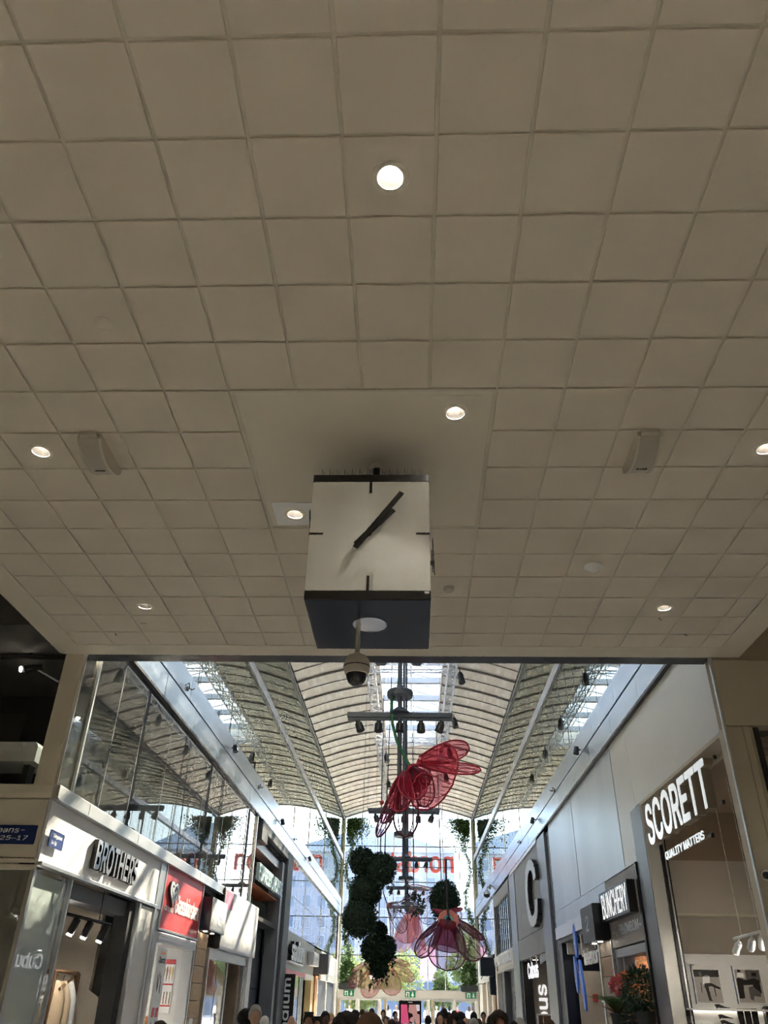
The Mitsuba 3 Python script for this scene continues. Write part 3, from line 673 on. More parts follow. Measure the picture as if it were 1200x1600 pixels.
obj('pillar_frame', cat_(LW(16.26, 16.34, 0, 3.37, -.1, .06), LW(17.26, 17.36, 0, 3.37, -.1, .06), LW(17.40, 17.7, 0, 3.37, -.1, .02)), 'alu', wl)
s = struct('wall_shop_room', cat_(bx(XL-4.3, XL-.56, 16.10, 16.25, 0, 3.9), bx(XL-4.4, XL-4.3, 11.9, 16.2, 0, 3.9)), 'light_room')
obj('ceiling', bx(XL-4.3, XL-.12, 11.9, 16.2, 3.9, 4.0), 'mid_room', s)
obj('alcove', cat_(extr(Polygon([(-1.0, 0), (1.0, 0), (1.0, 1.5)] + [(math.cos(a)*1.0, 1.5+math.sin(a)*.55) for a in np.linspace(0, math.pi, 14)] + [(-1.0, 1.5)]), .02, (XL-1.15, 16.10, 0), (1, 0, 0), (0, 0, 1))), 'light_room', s)
t = thing('spotlight_track', 'black ceiling track with four black spot heads inside the open doorway', 'spotlight track')
q0, q1 = at(96, 1426, 14.2), at(173, 1445, 14.75)
obj('rail', tube([q0+(q0-q1)*.35, q1], .028, 6), 'black', t)
for f in (.1, .75): obj('rod', bar(q0+(q1-q0)*f, q0+(q1-q0)*f+[0, 0, 1.0], .008, 5), 'black', t)
for f in (-.02, .33, .60, .92):
    a = q0+(q1-q0)*f; d = np.array([-.28, -.15, -.95]); d /= np.linalg.norm(d)
    h = obj('head', cat_(tube([a+[0, 0, -.03], a+[0, 0, -.03]+d*.24], .062, 10), bar(a, a+[0, 0, -.06], .018, 6)), 'black', t, 40)
    obj('lamp', lathe([(0, 0), (.045, 0), (.045, .01), (0, .01)], a+[0, 0, -.03]+d*.255, axis=d), 'white', h, emitter=emit(WARM, SHOP*3.0))
t = thing('clothes_rack', 'dark wooden clothes frame standing behind the doorway', 'clothes rack')
a, b = at(86, 1517, 14.6), at(122, 1521, 15.6)
for q in (a, b, a+[-.45, .5, 0]):
    obj('post', bx(q[0]-.035, q[0]+.035, q[1]-.035, q[1]+.035, 0, q[2]), 'wood_dark', t)
obj('rail', cat_(bar(a, b, .032, 4), bar(a, a+[-.45, .5, 0], .032, 4), bar(a+[.1, .1, -.25], b+[-.05, 0, -.05], .03, 4)), 'wood_dark', t)
def garment(p, w, h, m, label, group, yaw=0., hang=True):
    t = thing('hanging_garment', label, 'garment', group)
    n, k = 12, 9; v = []
    for j in range(k):
        s = j/(k-1); ww = w*(.30+.70*min(1, s*5))*(1+.12*s); dd = .05+.05*s
        for i in range(n):
            an = 2*math.pi*i/n
            fold = 1+.22*math.sin(5*an+h*7)*s
            v.append((math.cos(an)*ww/2*fold, math.sin(an)*dd*fold*1.4, -s*h))
    f = [[j*n+i, j*n+(i+1) % n, (j+1)*n+(i+1) % n] for j in range(k-1) for i in range(n)] + [[j*n+i, (j+1)*n+(i+1) % n, (j+1)*n+i] for j in range(k-1) for i in range(n)]
    f += [[0, i+1, i] for i in range(1, n-1)] + [[(k-1)*n, (k-1)*n+i, (k-1)*n+i+1] for i in range(1, n-1)]
    me = trimesh.Trimesh(v, f, process=False); me.apply_transform(trimesh.transformations.rotation_matrix(yaw, [0, 0, 1])); me.apply_translation(p)
    obj('cloth', me, m, t, 60)
    obj('hook', tube([np.array(p)+[0, 0, -.02], np.array(p)+[0, 0, .06], np.array(p)+[.02, 0, .09]], .006, 5), 'black', t)
    return t
for f, w, m, s in ((.12, .42, 'garment_beige', 'long beige coat at the near end of the wooden clothes frame'), (.42, .40, 'garment_beige', 'beige jacket in the middle of the wooden clothes frame'), (.72, .36, 'sign_white', 'cream jacket at the far end of the wooden clothes frame')):
    q = a+(b-a)*f; garment(q+[0, 0, -.13], w, 1.1, m, s, None, .9)
# garments on rails behind the upper glass
t = thing('clothes_rail', 'dark clothes rail behind the first floor glass above the pale ledge', 'clothes rail'); obj('bar', bar((XL-.9, 13.2, 6.3), (XL-.9, 24, 6.3), .02), 'black', t)
for y in (13.4, 18, 23.6): obj('upright', bar((XL-.9, y, 4.32), (XL-.9, y, 6.3), .02), 'black', t)
gi = 0
for y, m, h in ((14.0, 'garment_blue', 1.3), (14.5, 'garment_blue', 1.2), (15.1, 'garment_grey', 1.3), (16.2, 'garment_beige', 1.0), (17.2, 'garment_grey', 1.5), (17.7, 'garment_blue', 1.4), (18.6, 'garment_green', 1.3), (19.3, 'garment_green', 1.1), (20.4, 'garment_grey', 1.2)):
    garment(np.array([XL-.9, y, 6.2]), .5, h, m, 'garment hanging behind the first floor glass over the left shops', 'garments on the rail behind the first floor glass', .2)
t = thing('shop_lamp', 'small round lit lamp hanging behind the first floor glass near the column', 'lamp')
p = at(122, 1121, 12.9)
obj('shade', lathe([(0, .05), (.03, .05), (.045, .02), (.04, 0)], p), 'ochre', t, 40); obj('bulb', trimesh.creation.icosphere(2, .035), 'white', t, True, to_world=T().translate((p+[0, 0, -.01]).tolist()), emitter=emit(WARM, 1.2)); obj('cord', bar(p+[0, 0, .05], (p[0], p[1], 7.16), .005, 4), 'black', t)
t = thing('door_handle_bar', 'pale bracket handle behind the first pane beside the column', 'handle')
p0, p1 = at(115, 1166, 12.0), at(106, 1196, 12.0)
obj('grip', bar(p0, p1+[0, 0, 0], .035, 8), 'alu', t); obj('mount', bar(p0, p0+[-.16, 0, 0], .03, 8), 'alu', t); obj('mount', bar(p1, p1+[-.16, 0, 0], .03, 8), 'alu', t)

# red kiosk sign
t = thing('shop_sign', 'red square sign with white heart emblem and the word Glasskiosken', 'sign')
obj('board', LW(17.80, 21.12, 3.06, 4.33, -.02, .03, .01), 'red', t)
obj('frame', cat_(LW(17.74, 21.18, 4.32, 4.36, 0, .05), LW(17.74, 21.18, 3.02, 3.06, 0, .05), LW(17.74, 17.79, 3.02, 4.36, 0, .05), LW(21.13, 21.18, 3.02, 4.36, 0, .05)), 'alu', t)
def heart(cy, cz, s, scale=1.0, sy=1.0):
    tt = np.linspace(0, 2*math.pi, 60)
    x = 16*np.sin(tt)**3; z = 13*np.cos(tt)-5*np.cos(2*tt)-2*np.cos(3*tt)-np.cos(4*tt)
    return Polygon(np.stack([cy+x/16*s*scale*sy, cz+z/16*s*scale*1.05], 1)).buffer(0)
hy, hz = 18.42, 3.78
o = (XL+.073, 0, 0)
H = lambda s: heart(hy, hz, .235, s, 1.35)
obj('emblem', extr(H(1.12), .045, (XL+.03, 0, 0), (0, 1, 0), (0, 0, 1)), 'black', t)
obj('emblem_ring', cat_(extr(H(1.05).difference(H(.74)), .015, o, (0, 1, 0), (0, 0, 1)), extr(H(.48).difference(affinity.translate(H(.30), .03, .04)), .015, o, (0, 1, 0), (0, 0, 1))), 'text_white', t)
obj('caption', ltext('GB GLACE', 18.0, 18.72, 3.40, 3.50, .03, .038, False), 'text_white', t)
obj('lettering', ltext('Glasskiosken', 18.75, 20.95, 3.42, 3.80, .03, .05, False), 'text_white', t)
# kiosk below
obj('shutter_box', cat_(LW(17.8, 21.0, 2.80, 3.0, -.2, .06, .02), LW(17.8, 21.0, 2.86, 2.88, -.2, .075), LW(17.8, 21.0, 2.93, 2.95, -.2, .075)), 'strip_metal', wl)
obj('kiosk_frame', cat_(LW(20.85, 20.93, 0, 2.82, -.2, .04), LW(21.0, 21.08, 0, 3.0, -.2, .05), LW(17.5, 17.8, 0, 3.0, -.1, .04)), 'alu', wl)
s2 = struct('wall_kiosk_room', cat_(bx(XL-1.9, XL-1.8, 17.8, 21.1, 0, 3.0), bx(XL-1.9, XL-.2, 20.98, 21.1, 0, 3.0), bx(XL-1.9, XL-.2, 17.4, 17.5, 0, 3.0), bx(XL-1.9, XL-.21, 17.5, 21, 2.98, 3.05)), 'sign_white')
t = thing('roll_up_banner', 'white churros banner with red price squares beside the kiosk window', 'banner')
obj('sheet', LW(17.82, 18.46, .5, 2.72, .08, .11, .01), 'sign_white', t)
obj('lettering', ltext('Churros', 17.90, 18.38, 2.44, 2.56, .11, .114), 'black', t)
obj('small_lettering', ltext('Coola', 18.0, 18.3, 2.60, 2.66, .11, .114), 'flower_orange', t)
obj('price_square', LW(17.93, 18.10, 1.52, 1.68, .11, .116, .002), 'red', t); obj('price_square', LW(18.2, 18.37, 1.52, 1.68, .11, .116, .002), 'red', t)
obj('stick_picture', cat_(*[extr(affinity.rotate(sbox(y-.018, z0_, y+.018, z0_+h_), an), .004, (XL+.11, 0, 0), (0, 1, 0), (0, 0, 1)) for y, z0_, h_, an in ((18.02, 1.95, .30, 12), (18.1, 2.0, .28, -10), (18.24, 1.92, .32, 8), (18.0, 1.15, .3, 6), (18.14, 1.1, .3, -8), (18.3, 1.16, .3, 5))]), 'wood_dark', t)
t = thing('menu_board', 'pale menu board with two rows of orange cones inside the red kiosk', 'menu board')
q = at(262, 1478, 20.93); x0, x1 = q[0]-.16, q[0]+.25
obj('sheet', bx(x0, x1, 20.93, 20.97, 1.55, 2.62, .006), 'white', t)
obj('band', cat_(bx(x0, x1, 20.92, 20.932, 2.52, 2.62), bx(x0, x1, 20.92, 20.932, 2.10, 2.13), bx(x0, x1, 20.92, 20.932, 1.68, 1.71)), 'red', t)
for i in range(6): obj('cone_picture', extr(Polygon([(0, .02), (.026, .26), (.016, .33), (0, .35), (-.016, .33), (-.026, .26)]), .006, (x0+.035+i*.068, 20.93, 2.13), (1, 0, 0), (0, 0, 1)), 'ochre' if i > 3 else 'brown_wall', t)
for i in range(6): obj('stick_picture', extr(Polygon([(-.012, .02), (.012, .02), (.012, .26), (-.012, .26)]), .006, (x0+.035+i*.068, 20.93, 1.71), (1, 0, 0), (0, 0, 1)), 'brown_wall', t)
t = thing('kiosk_counter', 'white kiosk counter with a warm light strip under the shelf', 'counter')
obj('front', bx(XL-.55, XL-.1, 18.6, 20.8, 0, 1.15, .02), 'white', t); obj('back_shelf', bx(XL-1.75, XL-1.2, 18.0, 20.9, 1.42, 1.47), 'white', t)
obj('light_strip', bx(XL-1.25, XL-1.2, 18.0, 20.9, 1.395, 1.415), 'white', t, emitter=emit(WARM, .9))
t = thing('cup_stack', 'stack of orange cones on the kiosk counter', 'stack'); obj('cones', lathe([(0, 0), (.10, 0), (.12, .28), (.10, .30), (.12, .34), (0, .36)], (XL-.7, 20.3, 1.15)), 'flower_orange', t, 30)
t = thing('kiosk_lamp', 'round lamp in the ceiling of the red kiosk', 'ceiling light'); obj('ring', lathe([(.08, 0), (.1, -.01), (.1, 0)], (XL-1.0, 19.6, 2.975)), 'white', t); obj('lamp', lathe([(0, -.004), (.075, -.004), (.075, 0), (0, 0)], (XL-1.0, 19.6, 2.975)), 'white', t, emitter=emit(COOL, 12.0))
# projecting box sign, wood planks
t = thing('projecting_sign', 'black and white box sign with a white figure 3 sticking out beyond the red sign', 'sign')
obj('box', LW(21.22, 22.95, 3.26, 4.0, 0, .28, .006), 'navy_gloss', t)
obj('face', LW(21.24, 22.93, 3.27, 3.99, .28, .30, .004), 'sign_white', t)
obj('figure', ltext('3', 21.9, 22.5, 3.42, 3.82, .30, .306), 'white_gloss', t)
obj('lamp', lathe([(0, 0), (.05, 0), (.05, .01), (0, .01)], (XL+.1, 21.6, 3.25)), 'white', t, emitter=emit(WARM, 1.2)); obj('lamp', lathe([(0, 0), (.05, 0), (.05, .01), (0, .01)], (XL+.1, 22.4, 3.25)), 'white', t, emitter=emit(WARM, 1.2))
for i in range(9): obj('plank', LW(21.28, 22.35, .36*i+.006, .36*i+.354, -.1, .02+.004*(i % 2), .006), 'wood', wl)
obj('dark_gap', LW(22.35, 22.56, 0, 3.25, -.3, -.1), 'black', wl)
k = obj('paper_notice', LW(21.4, 21.75, 1.05, 1.45, .026, .034), 'sign_white'); lab(k, 'white paper notice on the wooden planks by the kiosk', 'notice')
# large white sign panel with the glass shop under it
t = thing('shop_sign', 'large white panel sign with a pink corner, sunlit in stripes, beside the dark stone portal', 'sign')
obj('panel', LW(23.2, 28.55, 2.97, 4.42, .02, .16, .012), 'sign_white', t); obj('corner', LW(23.25, 24.3, 3.95, 4.38, .16, .164), 'pink_corner', t)
obj('side', LW(23.15, 23.2, 2.97, 4.42, -.1, .15), 'black', t)
obj('storefront_frame', cat_(LW(22.56, 28.1, 2.72, 2.96, -.12, .05, .01), LW(22.52, 22.62, 0, 2.95, -.1, .06), LW(25.1, 25.18, 0, 2.8, -.1, .03), LW(27.55, 27.63, 0, 2.8, -.1, .03)), 'alu', wl)
obj('storefront_post', LW(27.9, 28.5, 0, 2.98, -.1, .10, .01), 'sign_white', wl)
for a, b in ((22.62, 23.85), (23.9, 25.1)): obj('storefront_glass', quad((XL, a, 0), (XL, b, 0), (XL, b, 2.72), (XL, a, 2.72)), 'pane', wl)
obj('storefront_glass', quad((XL, 27.63, 0), (XL, 27.9, 0), (XL, 27.9, 2.72), (XL, 27.63, 2.72)), 'pane', wl)
obj('brown_wall', cat_(bx(XL-3, XL-.05, 27.2, 27.5, 0, 2.8)), 'brown_wall', wl)
# dark stone portal
pt = struct('trim_2', cat_(LW(28.0, 29.2, 6.45, 7.12, -.5, .12, .03), LW(28.0, 36.1, 6.78, 7.12, -.5, .12, .02)), 'stone_portal')
obj('column', LW(34.55, 36.1, 0, 7.1, -.5, .13, .04), 'stone_portal', pt); obj('column_inner', LW(33.9, 34.5, 0, 6.6, -.5, .02, .03), 'steel_column', pt)
obj('arch_beam', LW(28.2, 34.6, 6.30, 6.76, -.55, -.12, .02), 'steel_column', pt)
for i in range(16): obj('dentil', LW(28.6+i*.37, 28.78+i*.37, 6.60, 6.74, -.12, -.02), 'black_matt', pt)
obj('window_wall', LW(28.0, 34.0, 4.3, 6.4, -1.3, -1.2), 'black_matt', pt)
for y in (29.4, 31.0, 32.5): obj('window_bar', LW(y-.04, y+.04, 4.3, 6.4, -.9, -.82), 'alu', pt)
obj('brace', cat_(bar((XL-.85, 29.4, 5.6), (XL-.85, 31.0, 6.3), .03), bar((XL-.85, 31.0, 5.7), (XL-.85, 32.5, 6.2), .03)), 'alu', pt)
obj('ceiling_panel', bx(XL-2.4, XL-.12, 28.1, 34.0, 5.15, 5.2), 'terracotta_ceil', pt)
obj('panel', LW(28.0, 31.4, 2.2, 4.25, -.72, -.62, .01), 'slate', pt); obj('panel', LW(31.42, 34.4, 2.2, 4.25, -.72, -.62, .01), 'slate', pt); obj('panel', LW(28.0, 30.0, 0, 2.18, -.72, -.62, .01), 'slate', pt); obj('panel', LW(30.02, 34.4, 0, 2.18, -.72, -.62, .01), 'slate', pt)
t = thing('shop_sign', 'pale teal open letters ESPRESSO HOUSE across the dark stone portal', 'sign')
obj('lettering', ltext('ESPRESSO HOUSE', 28.1, 33.5, 5.24, 5.76, .02, .14), 'teal_letter', t); obj('rail', LW(28.0, 33.6, 5.30, 5.36, -.06, .02), 'slate', t)
# beyond the portal
obj('grey_board', LW(36.1, 43.3, 2.96, 4.34, -.1, .04, .008), 'grey_panel', wl); obj('grey_board', LW(43.32, 47.1, 2.96, 4.30, -.1, .04, .008), 'grey_panel', wl)
t = thing('shop_sign', 'white sports shop letters stadium with deep dark sides on the grey board', 'sign')
obj('lettering', ltext('stadium', 37.0, 41.3, 3.26, 4.08, .04, .20), 'black', t); obj('letter_face', ltext('stadium', 37.0, 41.3, 3.26, 4.08, .20, .22), 'text_white', t)
obj('underline', LW(36.7, 41.3, 3.18, 3.25, .04, .2), 'text_white', t)
t = thing('shop_sign', 'small white lettered box sign on the grey board just beyond the stadium letters', 'sign')
obj('box', LW(44.2, 46.8, 3.35, 3.95, .04, .35, .02), 'sign_white', t); obj('lettering', ltext('Kicken', 44.5, 46.6, 3.5, 3.82, .35, .36), 'silver_letter', t)
obj('red_band', LW(36.3, 43.2, 2.78, 2.95, -.1, .10), 'red', wl)
obj('dark_door', cat_(LW(36.4, 39.6, 0, 2.78, -.4, -.02), LW(41.6, 43.2, 0, 2.78, -.3, .02)), 'black', wl)
obj('door_glass', quad((XL, 39.6, 0), (XL, 41.6, 0), (XL, 41.6, 2.78), (XL, 39.6, 2.78)), 'pane', wl)
t = thing('door_sign', 'tall white letters stadium running up the black panel beside the doorway', 'sign')
pa, pb = at(438, 1560, 36.4), at(459, 1560, 36.4)
obj('panel', bx(pa[0], pb[0], 36.42, 36.5, 0, 2.76, .006), 'black', t)
m = text('stadium', .25, 2.62, 0, .33, .01, (0, 0, 0), (1, 0, 0), (0, 1, 0)); m.apply_transform(frame_xf((pa[0]+.38, 36.42, 0), (0, 0, 1), (-1, 0, 0))); obj('lettering', m, 'text_white', t)
obj('green_wall', LW(43.4, 46.6, 0, 2.9, -1.0, -.9), 'garment_green', wl); obj('doorway_head', LW(43.3, 47.0, 2.75, 2.96, -.3, .06), 'post_white', wl)
obj('ochre_post', LW(46.6, 47.8, 0, 2.95, -.3, .02), 'ochre', wl); obj('orange_post', LW(47.9, 49.2, 0, 3.0, -.3, .10), 'orange_wood', wl)
t = thing('projecting_sign', 'dark and white box sign sticking out near the far end of the left shops', 'sign')
obj('box', LW(47.6, 48.2, 3.05, 4.0, 0, .75, .02), 'slate', t); obj('face', LW(48.2, 50.5, 3.05, 4.0, .7, .76, .01), 'sign_white', t)
t = thing('shop_sign', 'white glossy sign board with pale letters beside the far projecting box', 'sign')
obj('board', LW(50.4, 60.5, 2.85, 4.25, .0, .12, .02), 'strip_metal', t); obj('lettering', ltext('BOSS', 53.0, 57.5, 3.25, 3.95, .12, .2), 'text_white', t)
obj('navy_front', LW(50.0, 60.5, 0, 2.85, -.4, -.02), 'navy', wl); obj('front_post', cat_(LW(49.4, 49.8, 0, 2.85, -.3, .05), LW(54.6, 54.9, 0, 2.85, -.3, .05), LW(60.5, 61.2, 0, 4.25, -.3, .08)), 'post_white', wl)
# ------------------------------------------------------------------ right of the arcade
fr = struct('wall_front_right', cat_(bx(XR-.04, 10, 11.52, 11.78, 5.42, 7.25), bx(5.75, 12, 11.9, 16, 5.45, 5.6)), 'beige_dark')
obj('header', bx(XR-.04, 10, 11.50, 11.53, 5.42, CEIL-.05, .01), 'beige', fr)
obj('column', cat_(bx(XR-.05, 5.02, 11.54, 11.84, 0, 5.42, .02), bx(5.02, 5.08, 11.6, 11.84, 0, 5.42)), 'beige', fr)
obj('column_groove', bx(4.90, 4.915, 11.532, 11.545, 0, 5.42), 'beige_dark', fr)
obj('corner_trim', cat_(bx(XR-.075, XR-.05, 11.50, 11.56, 0, CEIL), bx(XR-.06, XR-.03, 11.515, 11.54, 5.38, CEIL)), 'alu', fr)
obj('black_frame', bx(5.08, 5.15, 11.56, 11.84, 0, 5.40), 'black', fr)
obj('side_glass', quad((5.15, 11.62, 0), (10, 11.62, 0), (10, 11.62, 5.40), (5.15, 11.62, 5.40)), 'clear_pane', fr)
for i in range(22):
    z = 5.36-.098*i
    for j in range(3):
        x0 = 5.20+j*1.1-(.4 if i % 2 else 0); x0c = max(5.18, x0)
        obj('brick', bx(x0c, x0+1.06, 12.2, 12.32, z-.088, z, .008), 'cafe_brick', fr)
obj('brick_back', bx(5.16, 9, 12.25, 12.4, 2.8, 5.42), 'brown_wall', fr)
t = thing('wall_camera', 'small white dome camera on the beige column at the right edge', 'security camera')
p = at(1180, 1367, 11.45); p[0] = XR+.05
obj('base', lathe([(0, 0), (.075, 0), (.07, .05), (0, .06)], (p[0]+.03, 11.535, p[2]), axis=[-.4, -1, 0]), 'white', t, 40)
obj('dome', trimesh.creation.icosphere(3, .046), 'dome_black', t, True, to_world=T().translate([p[0]-.005, 11.475, p[2]]))

# tall pale wall panels above the shops
for a, b, m, za in ((11.80, 17.15, 'pale_panel', 5.42), (17.16, 18.67, 'pale_panel', 4.43), (18.72, 23.99, 'panel_metal', 4.43), (24.05, 28.5, 'panel_metal', 4.43)):
    obj('wall_panel', RW(a, b, za, 7.10, -.1, .0, .006), m, wr)
obj('panel_joint', cat_(RW(18.66, 18.73, 4.43, 7.1, -.12, -.02), RW(23.98, 24.06, 4.43, 7.1, -.12, -.02)), 'black', wr)
# shoe shop: open front with big letters
obj('opening_head', cat_(RW(11.86, 16.8, 5.36, 5.42, -.35, .004), RW(11.86, 16.8, 5.30, 5.36, -.36, -.30)), 'beige', wr)
obj('shop_post', RW(16.80, 17.62, 0, 5.40, -.25, .012, .01), 'steel_column', wr)
obj('post_face', cat_(bx(XR+.0, XR+.24, 16.76, 16.80, 0, 5.36)), 'pale_panel', wr)
obj('post_edge', cat_(bx(XR+.24, XR+.30, 16.70, 16.86, 0, 5.36), bx(XR+.33, XR+.36, 16.70, 16.86, 0, 5.36)), 'black', wr)
obj('post_edge_light', bx(XR+.30, XR+.33, 16.70, 16.80, 0, 5.36), 'alu', wr)
sr = struct('wall_shoe_shop', cat_(bx(XR+.36, XR+4.4, 16.98, 17.12, 3.40, 4.36), bx(XR+.36, XR+4.4, 17.35, 17.5, 0, 3.5), bx(XR+4.4, XR+4.5, 11.9, 17.4, 0, 5.4)), 'light_room')
obj('ceiling', bx(XR+.30, XR+4.5, 11.9, 17.1, 4.36, 4.42) if False else cat_(bx(XR+.37, XR+4.5, 11.9, 17.0, 5.28, 5.36), bx(XR+.37, XR+4.5, 16.98, 17.1, 4.36, 5.36)), 'brown_wall', sr)
obj('bulkhead_lip', bx(XR+.36, XR+4.4, 16.96, 17.3, 3.38, 3.41), 'beige', sr)
def sletters(s, y0, y1, za, zb, d0, d1, t):
    obj('lettering', rtext(s, y0, y1, za, zb, d0, d1), 'letter_beige', t); obj('letter_face', rtext(s, y0, y1, za, zb, d1, d1+.012), 'lit_letter', t, emitter=emit((.92, .98, 1.0), .020))
scene['lit_letter'] = {'type': 'twosided', 'bsdf': {'type': 'principled', 'base_color': {'type': 'rgb', 'value': [.85, .88, .90]}, 'roughness': .15, 'specular': .6}}
t = thing('shop_sign', 'tall white block letters SCORETT in the open shop front', 'sign')
sletters('SCORETT', 12.72, 16.40, 4.52, 5.27, -.12, .03, t)
obj('rail', bx(XR+.10, XR+.14, 12.0, 16.75, 5.12, 5.16), 'letter_beige', t)
for y in (13.4, 14.6, 15.7): obj('hanger', bx(XR+.10, XR+.13, y-.012, y+.012, 5.15, 5.37), 'letter_beige', t)
t = thing('tagline_sign', 'small white letters QUALITY MATTERS under the tall white shop letters', 'sign')
sletters('QUALITY MATTERS', 13.36, 15.58, 4.14, 4.285, -.03, .01, t)
obj('rail', bx(XR+.05, XR+.08, 13.3, 15.6, 4.19, 4.22), 'letter_beige', t)
for y in (13.9, 15.1): obj('wire', bar((XR+.06, y, 4.22), (XR+.06, y, 5.14), .006, 5), 'letter_beige', t)
for p, s_ in (((1114, 1183), 'small black fixing beside the top of the last tall T'), ((1127, 1253), 'small black fixing beside the foot of the last tall T'), ((1110, 1305), 'small black fixing after the last letter of the small tagline')):
    q = at(*p, 12.4); k = obj('wall_fixing', bx(q[0], q[0]+.05, q[1]-.03, q[1]+.03, q[2]-.03, q[2]+.03, .008), 'black'); lab(k, s_, 'fixing')
# display wall with two photographs
Yd = 16.86
t = thing('display_board', 'pale display board behind the two black and white photographs', 'board')
bq = at(1061, 1490, Yd); obj('sheet', bx(bq[0], bq[0]+3.2, Yd, Yd+.06, 0.9, bq[2], .006), 'sign_white', t)
def photo(u0, u1, v0, v1, label, which):
    a, b = at(u0, v0, Yd-.06), at(u1, v1, Yd-.06)
    x0, x1, za, zb = a[0], a[0]+.50, b[2], a[2]
    t = thing('framed_photograph', label, 'picture')
    obj('mount', bx(x0, x1, Yd-.05, Yd-.02, za, zb, .004), 'sign_white', t); obj('side', bx(x0-.01, x0, Yd-.04, Yd+.0, za, zb), 'garment_blue', t)
    o = (0, Yd-.05, 0); U, V = (1, 0, 0), (0, 0, 1); w, h = x1-x0-.04, zb-za-.08
    def pl(pts, m, d=.003): obj('print', extr(Polygon([(x0+.02+px*w, za+.02+py*h) for px, py in pts]).buffer(0), d, o, U, V), m, t)
    pl([(0, 0), (1, 0), (1, 1), (0, 1)], 'photo_grey', .002)
    if which == 0:
        pl([(0, .78), (1, .78), (1, 1), (0, 1)], 'photo_black'); pl([(.30, .55), (.58, .55), (.62, .80), (.48, .84), (.34, .78)], 'white'); pl([(.22, .78), (.32, .80), (.30, .93), (.20, .92)], 'photo_dark', .004)
        pl([(.34, .46), (.62, .50), (.95, .40), (.97, .46), (.62, .60), (.36, .58)], 'photo_black', .004); pl([(.36, .50), (.50, .50), (.54, .12), (.60, .06), (.44, .06), (.42, .2)], 'photo_black', .0045)
        pl([(.72, .2), (.75, .2), (.75, .55), (.72, .55)], 'photo_black', .0035); pl([(.2, .3), (.23, .3), (.25, .6), (.22, .6)], 'photo_black', .0035)
    else:
        pl([(.42, .62), (.97, .62), (.97, 1), (.42, 1)], 'photo_dark'); pl([(.5, .7), (.9, .7), (.9, .9), (.5, .9)], 'photo_grey', .0025); pl([(.12, .92), (.24, .92), (.24, 1), (.12, 1)], 'photo_black', .004); pl([(.06, .76), (.36, .76), (.34, .90), (.10, .90)], 'white', .0035)
        pl([(.02, .12), (.22, .12), (.26, .52), (.62, .54), (.70, .30), (.92, .28), (.92, .66), (.74, .74), (.40, .68), (.10, .76), (.02, .7)], 'photo_black', .004); pl([(.64, .80), (.84, .80), (.86, .92), (.66, .92)], 'photo_black', .0042)
        pl([(.44, .1), (.56, .06), (.60, .2), (.86, .18), (.88, .3), (.62, .5), (.44, .46)], 'photo_dark', .0042)
mat('photo_grey', (.36, .33, .31), .35); mat('photo_dark', (.10, .09, .085), .35); mat('photo_black', (.018, .017, .017), .3)
photo(1080, 1121, 1509, 1569, 'black and white photograph of a person on a chair, nearer the shop post', 0)
photo(1144, 1186, 1509, 1569, 'black and white photograph of two standing people, further from the shop post', 1)
t = thing('display_shelf', 'pale shelf with a warm light strip under the photographs', 'shelf')
sq = at(1076, 1575, Yd-.25)
obj('top', bx(sq[0]-.02, sq[0]+2.6, Yd-.45, Yd-.0, sq[2]-.03, sq[2], .006), 'sign_white', t); obj('lower', bx(sq[0]-.02, sq[0]+2.6, Yd-.45, Yd-.0, sq[2]-.36, sq[2]-.33, .006), 'sign_white', t)
obj('light_strip', bx(sq[0]+.05, sq[0]+2.5, Yd-.06, Yd-.03, sq[2]-.05, sq[2]-.035), 'white', t, emitter=emit(WARM, .16))
def shoe(x, y, z, flip, label):
    L = .25; k = 12; v = []
    pts = [(0, .035, .06), (.05, .04, .072), (.11, .038, .05), (.17, .042, .03), (.22, .034, .022), (.255, .012, .015)]
    ms = [m3.Manifold.hull_points(np.array([(a, s*w, b) for a, w, hh in (pts[i], pts[i+1]) for s in (-1, 1) for b in (.012+max(0, .06-a)*.5, hh)])) for i in range(len(pts)-1)]
    body = ms[0]
    for q in ms[1:]: body = body+q
    body = body + m3.Manifold.cylinder(.06, .012, .02, 12).translate((.022, 0, 0))
    mm = body.to_mesh(); me = trimesh.Trimesh(mm.vert_properties[:, :3], mm.tri_verts)
    t = thing('black_shoe', label, 'shoe', 'black pointed shoes on the lit shelf')
    me.apply_transform(trimesh.transformations.rotation_matrix(-.1, [0, 0, 1])); me.apply_translation((x, y, z)); obj('upper', me, 'leather', t, 30)
    obj('lining', bx(x+.02, x+.10, y-.02, y+.02, z+.066, z+.07), 'garment_beige', t)
for i, (u, v) in enumerate(((1119, 1580), (1123, 1590), (1127, 1599))):
    q = at(u, v, Yd-.3); shoe(q[0], Yd-.3+.0, max(q[2]-.02, 1.2) if i else sq[2], False, 'black pointed shoe on the lit shelf below the photographs')
for i in range(3):
    q = at(1090+i*10, 1592, Yd-.35); t = thing('sandal', 'black strappy sandal on the lower lit shelf', 'shoe', 'black sandals on the lower shelf'); z = sq[2]-.33
    obj('sole', bx(q[0], q[0]+.08, Yd-.42, Yd-.20, z, z+.02, .006), 'leather', t); obj('strap', cat_(*[tube([(q[0]+.005, Yd-.40+j*.07, z+.015), (q[0]+.04, Yd-.40+j*.07, z+.10-.02*j), (q[0]+.075, Yd-.40+j*.07, z+.015)], .008, 6) for j in range(3)]), 'leather', t)
